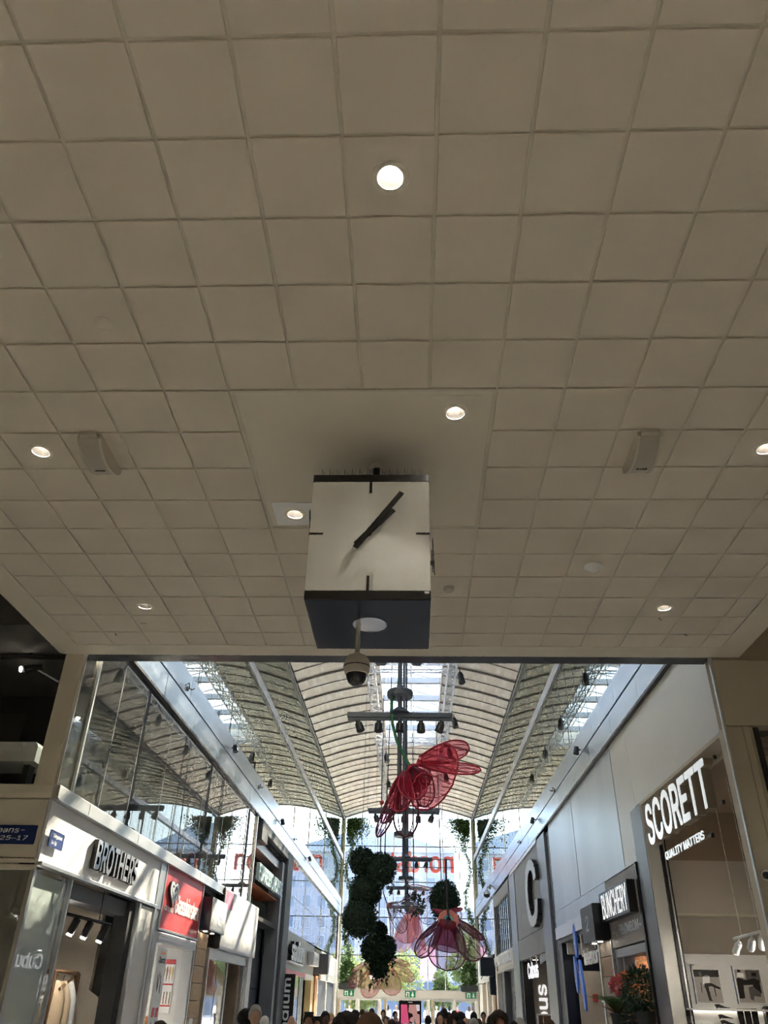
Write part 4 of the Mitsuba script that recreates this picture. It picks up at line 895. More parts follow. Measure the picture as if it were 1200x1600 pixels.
for i, x in enumerate((1151, 1162, 1173)):
    q = at(x, 1576, Yd-.2); k = obj('boot', cat_(tube([(q[0]+.05, Yd-.2, 1.60), (q[0]+.05, Yd-.2, q[2])], [.045, .06], 12), bx(q[0]+.0, q[0]+.10, Yd-.40, Yd-.14, 1.50, 1.62, .03)), 'leather', None, 40); lab(k, ('tall black boot nearest the sandals on the lit shelf', 'middle one of three tall black boots on the lit shelf', 'tall black boot next to the black bag on the lit shelf')[i], 'boot')
k = obj('black_bag', bx(*(lambda q: (q[0], q[0]+.30, Yd-.3, Yd-.1, 1.55, q[2]))(at(1192, 1572, Yd-.2)), .03), 'leather'); lab(k, 'black bag at the right end of the lit shoe shelf', 'bag')
for i in range(2): pass
k = obj('shelf_riser', bx(sq[0]+.75, sq[0]+2.4, Yd-.44, Yd-.10, 1.40, 1.50, .01), 'sign_white'); lab(k, 'white riser under the boots on the shoe shelf', 'riser')
# white spot heads on a track
t = thing('spotlight_track', 'white ceiling track with four white spot heads inside the shoe shop', 'spotlight track')
a, b = at(1146, 1467, 14.3), at(1215, 1448, 13.2)
obj('rail', tube([a, b], .022, 4), 'white', t); obj('wire', cat_(bar(a+(b-a)*.2, a+(b-a)*.2+[0, 0, 2.3], .005, 4), bar(a+(b-a)*.6, a+(b-a)*.6+[0, 0, 2.3], .005, 4)), 'white', t)
obj('drop_post', bx(a[0]+.46, a[0]+.52, a[1]-.5, a[1]-.44, a[2], 5.3), 'white', t)
for f, d in ((.12, (-.15, .75, -.62)), (.42, (.05, .8, -.6)), (.62, (.2, .7, -.7)), (.85, (.1, .7, -.7))):
    p = a+(b-a)*f; d = np.array(d); d /= np.linalg.norm(d)
    h = obj('head', cat_(tube([p+[0, 0, -.07], p+[0, 0, -.07]+d*.06, p+[0, 0, -.07]+d*.21], [.035, .055, .058], 14), bar(p, p+[0, 0, -.09], .012, 6)), 'white_gloss', t, 40)
    obj('lamp', lathe([(0, 0), (.044, 0), (.044, .008), (0, .008)], p+[0, 0, -.07]+d*.213, axis=d), 'white', h, emitter=emit(WARM, SHOP*4.5))

# flower shop
obj('side_trim', RW(17.64, 17.76, 0, 4.42, -.12, .05), 'black', wr)
obj('sign_board', RW(17.78, 20.8, 3.0, 4.40, -.1, .02, .006), 'grey_panel', wr)
t = thing('shop_sign', 'white letters BUNCHERY on a black box above the flower pots', 'sign')
obj('box', RW(18.0, 20.8, 3.52, 4.14, .02, .20, .006), 'black', t); obj('lettering', rtext('BUNCHERY', 18.1, 20.55, 3.57, 4.09, .20, .208, False), 'text_white', t, emitter=emit((1, 1, 1), .028))
t = thing('tagline_sign', 'thin pale letters BY BLOMBOM between two tildes under the black box sign', 'sign')
obj('lettering', rtext('~BY BLOMBOM~', 17.95, 20.5, 3.22, 3.42, .02, .026, False), 'alu', t)
obj('door_frame', cat_(RW(17.80, 20.75, 2.80, 2.98, -.3, .0, .01), RW(20.55, 20.75, 0, 2.8, -.2, .0), RW(17.8, 17.95, 0, 2.8, -.2, 0), RW(20.15, 20.25, 0, 2.8, -.3, -.06)), 'steel_column', wr)
fb = struct('wall_flower_shop', cat_(bx(XR+.3, XR+2.6, 20.42, 20.5, 0, 2.98), bx(XR+2.5, XR+2.6, 17.6, 20.5, 0, 3)), 'mortar')
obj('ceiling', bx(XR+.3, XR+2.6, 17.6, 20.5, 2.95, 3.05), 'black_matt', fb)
for r in range(22):
    z = 1.0+.088*r
    for j in range(6):
        x0 = XR+.28+j*.26+(.13 if r % 2 else 0)
        if x0 > XR+1.6: continue
        obj('brick', bx(x0, x0+.248, 20.385, 20.43, z, z+.077, .004), 'brick', fb)
t = thing('wall_lamp', 'small round lamp shining on the brick wall of the flower shop', 'lamp'); p = at(1017, 1498, 20.1)
obj('shade', lathe([(.02, .06), (.05, .02), (.055, 0)], p), 'black', t, 40); obj('bulb', trimesh.creation.icosphere(2, .045), 'white', t, True, to_world=T().translate((p+[0, 0, -.01]).tolist()), emitter=emit(WARM, 4)); obj('arm', bar(p+[0, 0, .05], p+[0, .26, .1], .01), 'black', t)
# projecting dark box with lamps, tiles below
t = thing('projecting_sign', 'dark square box sign with two small lamps under it beside the flower shop', 'sign')
obj('box', RW(20.82, 22.35, 3.17, 3.96, .0, .37, .006), 'dark_steel', t); obj('face', RW(20.84, 22.33, 3.18, 3.95, .37, .385, .004), 'slate', t); obj('figure', rtext('2', 21.4, 21.8, 3.4, 3.75, .385, .39), 'steel_column', t)
for y in (21.2, 21.9): obj('lamp', lathe([(0, 0), (.06, 0), (.06, .012), (0, .012)], (XR-.20, y, 3.158)), 'white', t, emitter=emit(WARM, 1.2))
for i in range(8): obj('tile', RW(20.86, 22.2, .41*i+.006, .41*i+.404, -.1, .02, .006), 'letter_beige' if i % 2 else 'brown_wall', wr)
obj('tile_trim', cat_(RW(20.78, 20.85, 0, 3.2, -.1, .05), RW(22.22, 22.32, 0, 3.2, -.1, .05)), 'alu', wr)
# phone shop
obj('metal_band', RW(20.85, 28.5, 3.99, 4.42, -.1, .01, .006), 'panel_metal', wr); obj('awning_band', RW(23.0, 28.5, 3.64, 3.98, -.1, .06, .008), 'strip_metal', wr); obj('awning_edge', RW(22.4, 28.5, 3.52, 3.63, -.3, .0), 'slate', wr)
ph = struct('wall_phone_shop', cat_(bx(XR+.2, XR+3, 28.3, 28.45, 0, 3.6), bx(XR+2.9, XR+3, 20.9, 28.4, 0, 3.6)), 'navy')
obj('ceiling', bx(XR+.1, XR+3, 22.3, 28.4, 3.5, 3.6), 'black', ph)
obj('beige_wall', cat_(bx(XR+1.9, XR+2.0, 22.3, 27.0, 0, 2.75), bx(XR+.22, XR+2.9, 26.9, 27.0, 0, 2.75)), 'light_room', ph); obj('lintel', bx(XR+.1, XR+.9, 27.4, 27.6, 3.2, 3.5), 'post_white', ph)
obj('post', RW(28.0, 28.5, 0, 3.6, -.3, -.02), 'navy', ph)
t = thing('shop_sign', 'pale letters telenor with three blue propeller blades, hung below the awning', 'sign')
obj('lettering', rtext('telenor', 22.45, 24.35, 2.78, 3.16, .02, .04), 'text_white', t)
def blade(cy, cz, w, h, an): return affinity.rotate(affinity.scale(Point(0, 0).buffer(1, 24), w, h), an) if False else affinity.translate(affinity.rotate(affinity.scale(Point(0, 0).buffer(1, 24), w, h), an), cy, cz)
for cy, cz, w, h, an in ((-25.2, 3.42, .17, .42, 4), (-25.55, 2.62, .17, .46, 6), (-24.75, 2.35, .15, .62, 14)): obj('blade', extr(blade(cy, cz, w, h, an), .06, (XR-.02, 0, 0), (0, -1, 0), (0, 0, 1)), 'telenor_blue', t)
obj('hanger', bar((XR, 22.8, 3.1), (XR, 22.8, 3.55), .03, 6), 'alu', t); obj('hanger', bar((XR, 24.6, 3.0), (XR, 24.6, 3.55), .03, 6), 'alu', t)
for x_, y_, z_, s_ in ((XR+.55, 24.0, 3.49, 'ceiling lamp in the phone shop near the projecting box'), (XR+.5, 26.2, 3.49, 'ceiling lamp deep in the phone shop'), (XR+.32, 33.4, 3.41, 'ceiling lamp inside the fashion shop by the tags'), (XR+.32, 36.4, 3.41, 'ceiling lamp deep in the fashion shop'), (XR+1.2, 18.9, 2.94, 'ceiling lamp in the flower shop'), (6.4, 11.93, 5.44, 'lamp above the brown bricks behind the glass at the right edge')):
    t = thing('shop_lamp', s_, 'ceiling light'); obj('ring', lathe([(.11, 0), (.135, -.01), (.135, .0)], (x_, y_, z_)), 'alu', t, 40); obj('lamp', lathe([(0, -.004), (.11, -.004), (.11, 0), (0, 0)], (x_, y_, z_)), 'white', t, emitter=emit(WARM, 2.4))
t = thing('phone_display', 'dark screen in a pale frame leaning inside the phone shop', 'display'); a = at(915, 1558, 20.2)
obj('screen', bx(XR+.1, XR+.13, 21.9, 23.2, 1.15, 1.95, .01), 'navy', t); obj('frame', cat_(bx(XR+.09, XR+.14, 21.8, 21.9, 1.1, 2.0), bx(XR+.09, XR+.14, 21.8, 23.25, 1.95, 2.02)), 'white', t); obj('stand', bx(XR+.1, XR+.2, 22.0, 23.0, 0, 1.15), 'sign_white', t)
k = obj('notice', bx(XR+.60, XR+.74, 26.86, 26.9, 1.98, 2.16, .004), 'red'); lab(k, 'small red notice on the beige wall inside the phone shop', 'notice')
# dark pilaster and fashion shop with the big C
obj('pilaster', RW(28.55, 29.2, 0, 6.98, -.3, -.02, .01), 'navy', wr); obj('pilaster', RW(29.2, 31.0, 0, 7.05, -.3, .06, .01), 'steel_column', wr)
for a, b in ((31.0, 34.4), (34.43, 37.2), (37.23, 40.0)): obj('facade_panel', RW(a, b, 4.22, 7.05, -.1, .03, .008), 'grey_panel', wr)
obj('facade_band', RW(31.0, 40.0, 3.45, 4.2, -.1, .05, .008), 'grey_panel', wr); obj('panel_gap', cat_(RW(34.39, 34.44, 4.2, 7.05, -.12, .01), RW(37.19, 37.24, 4.2, 7.05, -.12, .01)), 'black', wr); obj('top_lip', RW(31.0, 40.2, 6.98, 7.1, -.1, .09), 'strip_metal', wr)
t = thing('shop_sign', 'very large pale letter C on the grey front', 'sign')
m = rtext('C', 30.9, 33.9, 4.30, 6.55, .05, .20); obj('side', m, 'black', t); obj('letter_face', rtext('C', 30.9, 33.9, 4.30, 6.55, .20, .22), 'sign_white', t)
cu = struct('wall_fashion_shop', cat_(bx(XR+.3, XR+2.6, 38.8, 39, 0, 3.5), bx(XR+2.5, XR+2.6, 31, 39, 0, 3.5)), 'light_room')
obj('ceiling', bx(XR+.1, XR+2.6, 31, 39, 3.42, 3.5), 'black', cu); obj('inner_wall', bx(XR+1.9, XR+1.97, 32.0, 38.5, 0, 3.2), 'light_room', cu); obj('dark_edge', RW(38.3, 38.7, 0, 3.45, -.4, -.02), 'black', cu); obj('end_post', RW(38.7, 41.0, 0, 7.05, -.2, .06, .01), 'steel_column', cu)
t = thing('shop_sign', 'lit white letters Cubus hung inside the shop under the large C', 'sign'); obj('lettering', rtext('Cubus', 33.0, 36.0, 2.72, 3.28, .06, .08), 'text_white', t, emitter=emit((.95, .95, 1), .03)); obj('hanger', bar((XR, 33.8, 3.1), (XR, 33.8, 3.45), .03), 'alu', t); obj('hanger', bar((XR, 35.3, 3.1), (XR, 35.3, 3.45), .03), 'alu', t)
t = thing('window_lettering', 'tall white letters cubus running up the shop window', 'sign')
ca, cb_ = at(857, 1570, 38.7), at(837, 1538, 38.7)
m = text('cubus', 0, 2.45, 0, ca[0]-cb_[0], .02, (0, 0, 0), (1, 0, 0), (0, 1, 0)); m.apply_transform(frame_xf((ca[0], 38.79, cb_[2]-2.45), (0, 0, 1), (-1, 0, 0))); obj('lettering', m, 'text_white', t, emitter=emit((1, 1, 1), .03))
t = thing('fashion_poster', 'poster of people in the window below the tall white letters', 'poster'); fa, fb_ = at(838, 1584, 38.4), at(862, 1584, 38.4); obj('sheet', bx(fa[0], fb_[0], 38.4, 38.44, .2, fa[2], .006), 'sign_white', t); obj('stand', bx(fa[0]+.1, fb_[0]-.1, 38.42, 38.6, 0, .22), 'slate', t)
obj('figure', cat_(*[bx(x-.09, x+.09, 38.385, 38.40, .3, fa[2]-.06, .006) for x in (fa[0]+.17, (fa[0]+fb_[0])/2+.06, fb_[0]-.14)]), 'wood_dark', t)
for i in range(5): 
    k = obj('hanging_tag', bx(XR+.0, XR+.04, 31.3+i*.34, 31.5+i*.34, 3.22-.02*i, 3.44, .01), 'sign_white'); lab(k, 'pale tag hanging in a row under the grey band beside the pilaster', 'tag', 'pale tags in a row under the grey band')
# next shop: window with slats, sign band, dark front
obj('slat_window_back', quad((XR+.02, 41.1, 4.15), (XR+.02, 48.6, 4.15), (XR+.02, 48.6, 6.5), (XR+.02, 41.1, 6.5)), 'mirror_glass', wr)
for i in range(8): obj('window_slat', RW(41.4+i*.92, 41.62+i*.92, 4.15, 6.5, -.05, .005), 'black', wr)
obj('window_frame', cat_(RW(41.0, 48.8, 6.45, 6.98, -.1, .10), RW(48.5, 48.9, 3.4, 6.98, -.1, .10), RW(41.0, 41.2, 4.1, 6.5, -.1, .1)), 'grey_panel', wr); obj('window_shadow', RW(48.2, 48.5, 4.15, 6.45, -.1, .02), 'black', wr)
obj('sign_band', RW(41.0, 49.5, 3.42, 4.12, -.1, .06, .01), 'post_white', wr)
t = thing('shop_sign', 'pale letters VERO MODA on the band under the slatted window', 'sign'); obj('lettering', rtext('VERO MODA', 41.6, 49.0, 3.58, 4.02, .06, .2), 'text_white', t)
obj('dark_front', cat_(RW(41.2, 49.4, 0, 3.3, -.5, -.3), RW(46.0, 47.2, 0, 3.4, -.3, .0)), 'slate', wr); obj('front_head', RW(41.0, 49.4, 3.3, 3.42, -.4, .02), 'post_white', wr)
t = thing('window_lettering', 'dark small letters VERO MODA running down the dark shop window', 'sign')
m = text('VERO MODA', 0, 1.9, 0, .35, .02, (0, 0, 0), (1, 0, 0), (0, 1, 0)); m.apply_transform(frame_xf((XR+.28, 44.2, 2.45), (0, 0, -1), (0, -1, 0))); obj('lettering', m, 'black', t)
t = thing('shop_sign', 'large pale pinkish sign board with three dark marks near the end doors', 'sign')
obj('board', RW(52.0, 60.6, 3.02, 4.30, .0, .25, .02), 'sign_white', t)
obj('mark', cat_(RW(53.4, 53.9, 3.55, 3.85, .25, .27), RW(57.6, 58.1, 3.6, 3.95, .25, .27), RW(57.4, 58.1, 3.2, 3.3, .25, .27)), 'black', t); obj('mark_line', bar((XR-.26, 53.6, 3.5), (XR-.26, 57.8, 3.25), .03), 'black', t)
t = thing('projecting_sign', 'black box sign sticking out beside the large pale board', 'sign'); obj('box', RW(50.4, 51.2, 3.2, 4.1, 0, .85, .02), 'navy_gloss', t); obj('lower_box', RW(50.5, 51.1, 2.3, 3.18, 0, .35, .02), 'navy_gloss', t)
obj('pale_post', cat_(RW(49.4, 50.2, 0, 4.5, -.2, .04), RW(52.2, 53.4, 0, 3.0, -.2, .05), RW(56, 57, 0, 3.0, -.2, .05), RW(60, 62.9, 0, 3.0, -.2, .05)), 'post_white', wr); obj('ochre_window', cat_(RW(53.4, 56, 0, 2.95, -.4, -.2), RW(57, 60, 0, 2.95, -.4, -.2)), 'ochre', wr); obj('orange_post', RW(50.6, 51.4, 0, 2.3, -.2, .1), 'orange_wood', wr)
t = thing('street_camera', 'grey dome camera on a curved arm high above the slatted window', 'security camera')
p = at(772, 1398, 47.5); p[0] = XR-.55
obj('arm', tube([(XR-.08, p[1], p[2]+.25), (XR-.25, p[1], p[2]+.42), (XR-.5, p[1], p[2]+.38), (XR-.55, p[1], p[2]+.2)], .04, 8), 'alu', t); obj('housing', lathe([(0, .22), (.14, .18), (.2, .05), (.2, 0), (0, 0)], p), 'alu', t, 40); obj('dome', lathe([(.18, 0), (.15, -.12), (0, -.18)], p), 'dome_black', t, 40)
# potted plants outside the flower shop
def leaves(n, fn, size, rnd, aspect=.5):
    v, f = [], []
    for i in range(n):
        p, out = fn(rnd)
        d = np.array([rnd.gauss(0, 1), rnd.gauss(0, 1), rnd.gauss(0, 1)])*.6 + out; d /= np.linalg.norm(d)+1e-9
        s = np.cross(d, [rnd.gauss(0, 1), rnd.gauss(0, 1), rnd.gauss(0, 1)]); s /= np.linalg.norm(s)+1e-9
        L = size*rnd.uniform(.6, 1.3); k = len(v); nn = np.cross(d, s)
        v += [p, p+d*L*.45+s*L*aspect*.5+nn*L*.06, p+d*L, p+d*L*.45-s*L*aspect*.5+nn*L*.06]; f += [[k, k+1, k+2], [k, k+2, k+3]]
    return trimesh.Trimesh(v, f, process=False)
def ball(c, r):
    c, r = np.array(c, float), np.array(r, float)
    def fn(rnd):
        q = np.array([rnd.gauss(0, 1), rnd.gauss(0, 1), rnd.gauss(0, 1)]); q /= np.linalg.norm(q)
        return c+q*r*rnd.uniform(.55, 1.0), q
    return fn
def pot(p, r, h, parent):
    obj('pot', lathe([(0, 0), (r*.72, 0), (r*.92, h*.82), (r*.92, h*.84), (r*1.03, h*.84), (r*1.05, h), (r*.95, h), (r*.93, h*.9), (0, h*.9)], p), 'pot', parent, 40)
prm = random.Random(3)
pl = thing('plant_stand', 'dark stepped stand under the flower pots outside the flower shop', 'stand')
obj('step', bx(4.28, 4.66, 17.95, 19.06, 0, 1.438, .02), 'black_matt', pl); obj('step', bx(4.06, 4.48, 19.12, 19.62, 0, 1.493, .02), 'black_matt', pl)
def potted(u, v, Y, r, h, name, label, cat):
    q = at(u, v, Y); t = thing(name, label, cat); base = np.array([q[0], Y, q[2]]); pot(base, r, h, t); return t, base+[0, 0, h]
def support(b, h): return b[2]-h
t, b = potted(1013, 1614, 18.4, .21, .36, 'potted_shrub', 'dark leafy shrub in a black pot against the grey shop post', 'plant')
obj('foliage', leaves(1500, ball(b+[-.05, 0, .36], (.38, .36, .42)), .075, prm), 'leaf_dark', t); obj('blossom', leaves(26, ball(b+[-.05, -.1, .3], (.36, .36, .36)), .035, prm), 'sign_white', t)
t, b = potted(967, 1606, 19.4, .15, .26, 'potted_grass', 'spiky green and brown grass in a grey pot, lowest of the flower pots', 'plant')
obj('blades', cat_(*[tube([b+[0, 0, -.02], b+[prm.gauss(0, .10), prm.gauss(0, .1), .2], b+[prm.gauss(0, .24), prm.gauss(0, .2), .30]], [.007, .006, .001], 3, False) for _ in range(160)]), 'leaf', t); obj('brown_stems', cat_(*[tube([b+[0, 0, -.02], b+[prm.gauss(0, .16), prm.gauss(0, .1), .12]], [.008, .004], 3, False) for _ in range(60)]), 'wood_dark', t)
t, b = potted(982, 1578, 19.9, .17, .22, 'potted_flowers', 'pink and orange flowers in a grey pot in front of the brick wall', 'plant')
obj('pink_blossom', leaves(600, ball(b+[-.12, -.04, .22], (.22, .2, .2)), .06, prm, .8), 'flower_pink', t); obj('orange_blossom', leaves(420, ball(b+[.10, -.04, .26], (.22, .2, .24)), .08, prm, .7), 'flower_orange', t); obj('stems', leaves(120, ball(b+[0, 0, .05], (.16, .14, .12)), .12, prm, .3), 'leaf_dark', t)
obj('pedestal', lathe([(0, -b[2]+.0), (.16, -b[2]), (.16, -.24), (0, -.24)], b+[0, 0, 0]), 'black_matt', t)
t = thing('trailing_plant', 'loose green plant with pale flowers hanging between the pots', 'plant')
c = at(995, 1592, 18.9); obj('foliage', leaves(420, ball(c, (.30, .26, .24)), .08, prm, .4), 'leaf_dark', t); obj('blossom', leaves(18, ball(c+[0, -.1, 0], (.24, .2, .2)), .06, prm, .6), 'flower_orange', t); pot((c[0]-.05, c[1], 1.437), .12, .24, t)
# ------------------------------------------------------------------ hanging light poles along the middle of the arcade
PX = -.28
def light_pole(Y, zbar, w, label, ztop, plates, cans=5):
    t = thing('light_pole', label, 'light fitting')
    obj('pole', cat_(bar((PX, Y, zbar-2.2), (PX, Y, ztop), .055, 10)), 'grey_pole', t, 40)
    obj('cross_bar', cat_(bx(PX-w/2, PX+w/2, Y-.06, Y+.06, zbar-.03, zbar+.10, .015), bx(PX-w/2+.02, PX+w/2-.02, Y-.03, Y+.03, zbar-.09, zbar-.03)), 'grey_pole', t)
    obj('hub', lathe([(0, .25), (.09, .22), (.22, .12), (.24, .08), (0, .08)], (PX, Y, zbar)), 'grey_pole', t, 40)
    for i in range(cans):
        x = PX + (i-(cans-1)/2)*w*.80/(cans-1)
        d = np.array([(.35 if i == 0 else -.35 if i == cans-1 else 0.0), -.15, -1.0]); d /= np.linalg.norm(d); a = np.array([x, Y, zbar-.10])
        obj('spot_can', cat_(tube([a, a+d*.06, a+d*.07, a+d*.27], [.05, .055, .085, .10], 12), bar(a+[0, 0, .04], a, .02, 6)), 'black', t, 40)
    for z, r in plates: obj('drum', lathe([(0, .0), (r, .0), (r*1.04, .04), (r*1.04, .13), (r*.96, .16), (.10, .17), (.07, .30), (0, .3)], (PX, Y, z), 28), 'grey_pole', t, 35)
    return t
t = light_pole(18.2, 7.62, 2.52, 'nearest hanging light bar with five black spots, between the dome camera and the red flower', 14.6, [(8.10, .30)])
obj('speaker_arm', cat_(bx(PX-.55, PX+.45, 18.15, 18.25, 9.0, 9.08), bx(PX-.62, PX-.34, 18.05, 18.3, 8.92, 9.22, .05), bx(PX+.28, PX+.54, 18.05, 18.3, 8.92, 9.22, .05)), 'grey_pole', t)
obj('side_rod', bar((PX+.16, 18.35, 5.2), (PX+.16, 18.35, 14.6), .022, 8), 'grey_pole', t)
light_pole(28.9, 7.6, 2.55, 'second hanging light bar, seen through the lower petals of the red flower', 14.7, [(6.75, .33)])
light_pole(39.8, 7.6, 2.5, 'third hanging light bar, beside the dark moss balls', 14.7, [(6.70, .33)])
light_pole(50.7, 7.6, 2.5, 'fourth hanging light bar, small and low between the flowers', 14.8, [(6.70, .33)])
light_pole(60.6, 7.5, 2.5, 'farthest hanging light bar just before the end glass', 14.6, [(6.6, .33)])

# ------------------------------------------------------------------ big fabric flowers
def petal(parent, base, tip, side, w, m, rim, cup=.12, w0=.16, ribs_=3, r=.019, power=.62, name='petal'):
    base, tip = np.array(base, float), np.array(tip, float); ax = tip-base; L = np.linalg.norm(ax); ax /= L
    side = np.array(side, float); side -= ax*(side@ax); side /= np.linalg.norm(side); nrm = np.cross(ax, side)
    n, k = 26, 11
    s = np.linspace(0, 1, n); prof = w/2*np.where(s < power, w0 + (1-w0)*np.sin(s/power*np.pi/2)**1.1, np.sqrt(np.clip(1-((s-power)/(1-power))**2.2, 0, 1)))
    v = []
    for i in range(n):
        for j in range(k):
            a = j/(k-1)*2-1
            v.append(base + ax*L*s[i] + side*prof[i]*a + nrm*(cup*L*(4*s[i]*(1-s[i])*.6 + .5*(a*a-1)*prof[i]/(w/2)*.6)))
    v = np.array(v); f = []
    for i in range(n-1):
        for j in range(k-1):
            q = i*k+j; f += [[q, q+1, q+k+1], [q, q+k+1, q+k]]
    p = obj(name, trimesh.Trimesh(v, f, process=False), m, parent, True)
    g = v.reshape(n, k, 3); rimp = np.vstack([g[:, 0], g[-1, 1:-1], g[::-1, -1]])
    ms = [tube(rimp, r, 6)]
    for i in range(ribs_):
        j = int(round((i+1)*(k-1)/(ribs_+1))); ms.append(tube(g[:-1, j], r*.55, 5))
    obj('rim', cat_(ms), rim, p, 60)
    return p
Yf = 18.0
f1 = thing('fabric_flower', 'huge red sheer fabric flower hanging in the middle of the arcade', 'hanging flower')
Q = lambda x, y, dy=0: at(560+x/5.4545, 1140+y/5.4545, Yf+dy)
hub = Q(450, 330, 0)
SD = Q(600, 430)-Q(350, 430)
def pf(b, tp, w, sd, dyb, dyt, m='tulle_red', rim='rim_red', **k):
    B, Tt = Q(*b, dyb), Q(*tp, dyt); a = np.array(sd, float)
    return petal(f1, B, Tt, RIGHT*a[0]-UP*a[1]+np.array([0, 1, 0])*(a[2] if len(a) > 2 else 0), w, m, rim, **k)
pf((530, 262), (945, 160), .56, (.25, 1, .5), .3, .8, cup=.08, w0=.3)
pf((500, 285), (1045, 342), .30, (.1, .8, -.7), 0, -.1, cup=.05, w0=.35)
pf((470, 320), (800, 475), 1.55, (.75, -.66, .1), -.1, -.5, cup=.12, w0=.34, power=.55)
pf((430, 350), (480, 595), .62, (1, -.3, .4), -.1, -.6, cup=.12, w0=.5)
pf((395, 390), (400, 915), .60, (1, .1, .3), .2, .35, m='tulle_pale', rim='rim_plum', cup=.07, w0=.5)
pf((365, 400), (160, 915), .30, (1, .35, .5), 0, -.1, m='tulle_plum', rim='rim_plum', cup=.08, w0=.4)
pf((355, 405), (205, 800), .28, (1, .35, .5), .2, .3, m='tulle_red', rim='rim_plum', cup=.08, w0=.4)
pf((560, 330), (560, 660), .50, (1, -.1, .6), .4, .6, m='tulle_plum', rim='rim_plum', cup=.10, w0=.5)
pf((385, 395), (345, 700), .50, (1, .15, -.4), -.1, -.4, m='tulle_red', rim='rim_red', cup=.12, w0=.5)
# inner cup
nc = Q(560, 460, -.35)-hub; nc /= np.linalg.norm(nc)
obj('inner_cup', lathe([(.10, 0), (.15, .14), (.21, .36), (.22, .48)], hub+nc*.05, 20, nc), 'tulle_dark', f1, 60)
obj('inner_cup_rim', lathe([(.215, .46), (.232, .48), (.22, .495), (.21, .48)], hub+nc*.05, 20, nc), 'rim_red', f1, 60)
obj('calyx', lathe([(0, -.06), (.10, -.03), (.16, .06), (.13, .10), (0, .08)], hub, 18, nc), 'rim_red', f1, 50)
stem_pts = [Q(450, 330, 0), Q(385, 215, .05), Q(325, 90, .1), at(613, 1130, Yf+.15), at(612, 1096, Yf+.15), at(622, 1076, Yf+.2), (PX+.02, 18.2, 9.0)]
obj('stem', tube(stem_pts, [.035, .035, .035, .034, .034, .034, .03], 10), 'stem_green', f1, 60)
for (x, y) in ((705, 185), (740, 130), (200, 622)):
    obj('bow', trimesh.creation.icosphere(1, .05), 'red', f1, True, to_world=T().translate(Q(x, y, -.2).tolist()))
obj('wire', cat_(bar(Q(705, 185, -.1), Q(680, 260, .2), .008, 4), bar(Q(870, 335, -.3), Q(420, 470, -.2), .008, 4)), 'rim_red', f1)

Yp = 25.0
f2 = thing('fabric_flower', 'mauve sheer fabric flower with a pink and teal eye before a moss ball', 'hanging flower')
P = lambda x, y, dy=0: at(630+x/8, 1370+y/8, Yp+dy)
def pg(b, tp, w, sd, dyb, dyt, m='tulle_plum', rim='rim_plum', **k):
    return petal(f2, P(*b, dyb), P(*tp, dyt), RIGHT*sd[0]-UP*sd[1]+np.array([0, 1.0, 0])*(sd[2] if len(sd) > 2 else 0), w, m, rim, **k)
pg((480, 560), (165, 985), .52, (1, .7, .2), 0, -.2, cup=.10, w0=.35, power=.66)
pg((560, 560), (540, 1172), 1.02, (1, 0, 0), -.1, -.6, cup=.10, w0=.34, power=.66)
pg((640, 560), (985, 1010), .74, (1, -.8, .2), 0, -.2, cup=.10, w0=.32, power=.66)
pg((650, 560), (755, 985), .24, (1, -.2, .2), .2, .2, cup=.06, w0=.5)
pg((470, 560), (205, 772), .16, (.6, 1, .3), .3, .5, m='tulle_dark', cup=.05, w0=.6)
pg((660, 540), (1005, 785), .20, (.6, -1, .3), .3, .6, m='tulle_dark', cup=.05, w0=.6)
pg((560, 440), (375, 415), .24, (0, .4, 1), .2, .4, m='tulle_coral', rim='rim_red', cup=.08, w0=.6)
pg((560, 440), (735, 410), .24, (0, .4, 1), .2, .4, m='tulle_coral', rim='rim_red', cup=.08, w0=.6)
c2 = P(565, 535, -.15); n2 = np.array([0, -.75, .35]); n2 /= np.linalg.norm(n2)
ax2 = P(520, 880, -.25)-c2; ax2 /= np.linalg.norm(ax2)
obj('skirt', lathe([(.26, .05), (.31, .25), (.35, .52), (.38, .74)], c2+[0, .1, 0], 24, ax2), 'tulle_dark', f2, 60)
obj('skirt_rim', lathe([(.375, .73), (.39, .74), (.38, .755), (.37, .74)], c2+[0, .1, 0], 24, ax2), 'rim_plum', f2, 60)
obj('eye', lathe([(0, .0), (.29, .0), (.30, -.015), (.29, -.03), (0, -.03)], c2, 32, n2), 'coral', f2, 40)
obj('eye_ring', lathe([(0, .0), (.13, 0), (.13, .016), (0, .02)], c2, 20, n2), 'teal_hub', f2, 40)
obj('bud', lathe([(0, .0), (.07, .02), (.05, .07), (0, .12)], c2, 6, n2), 'black_matt', f2)
obj('stem', tube([c2+n2*.02, P(558, 405, -.15), P(545, 300, -.1), P(535, -40, 0), P(535, -220, 0)], .03, 8), 'black_pole', f2, 50)
def simple_flower(label, c, R, n, m, rim, ax, open_=.75, eye=None, hang=None):
    t = thing('fabric_flower', label, 'hanging flower'); c = np.array(c, float); ax = np.array(ax, float); ax /= np.linalg.norm(ax)
    a = np.cross(ax, [.3, 1, .2]); a /= np.linalg.norm(a); b = np.cross(ax, a)
    for i in range(n):
        th = 2*math.pi*i/n + .2; d = math.cos(th)*a+math.sin(th)*b
        petal(t, c+d*R*.10, c+(d*open_+ax*math.sqrt(max(0, 1-open_**2)))*R, np.cross(ax, d), R*.52, m, rim, cup=.12, w0=.3, r=.012)
    obj('calyx', lathe([(0, -.12), (.08, -.08), (.13, .03), (.08, .10), (0, .12)], c, 14, ax), eye or 'coral', t, 50)
    obj('stem', tube([c-ax*.1, c-ax*.3+np.array([0, 0, .3]), np.array(hang if hang is not None else (c[0], c[1], rz(c[0])))], .02, 7), 'black_pole', t, 50)
    return t
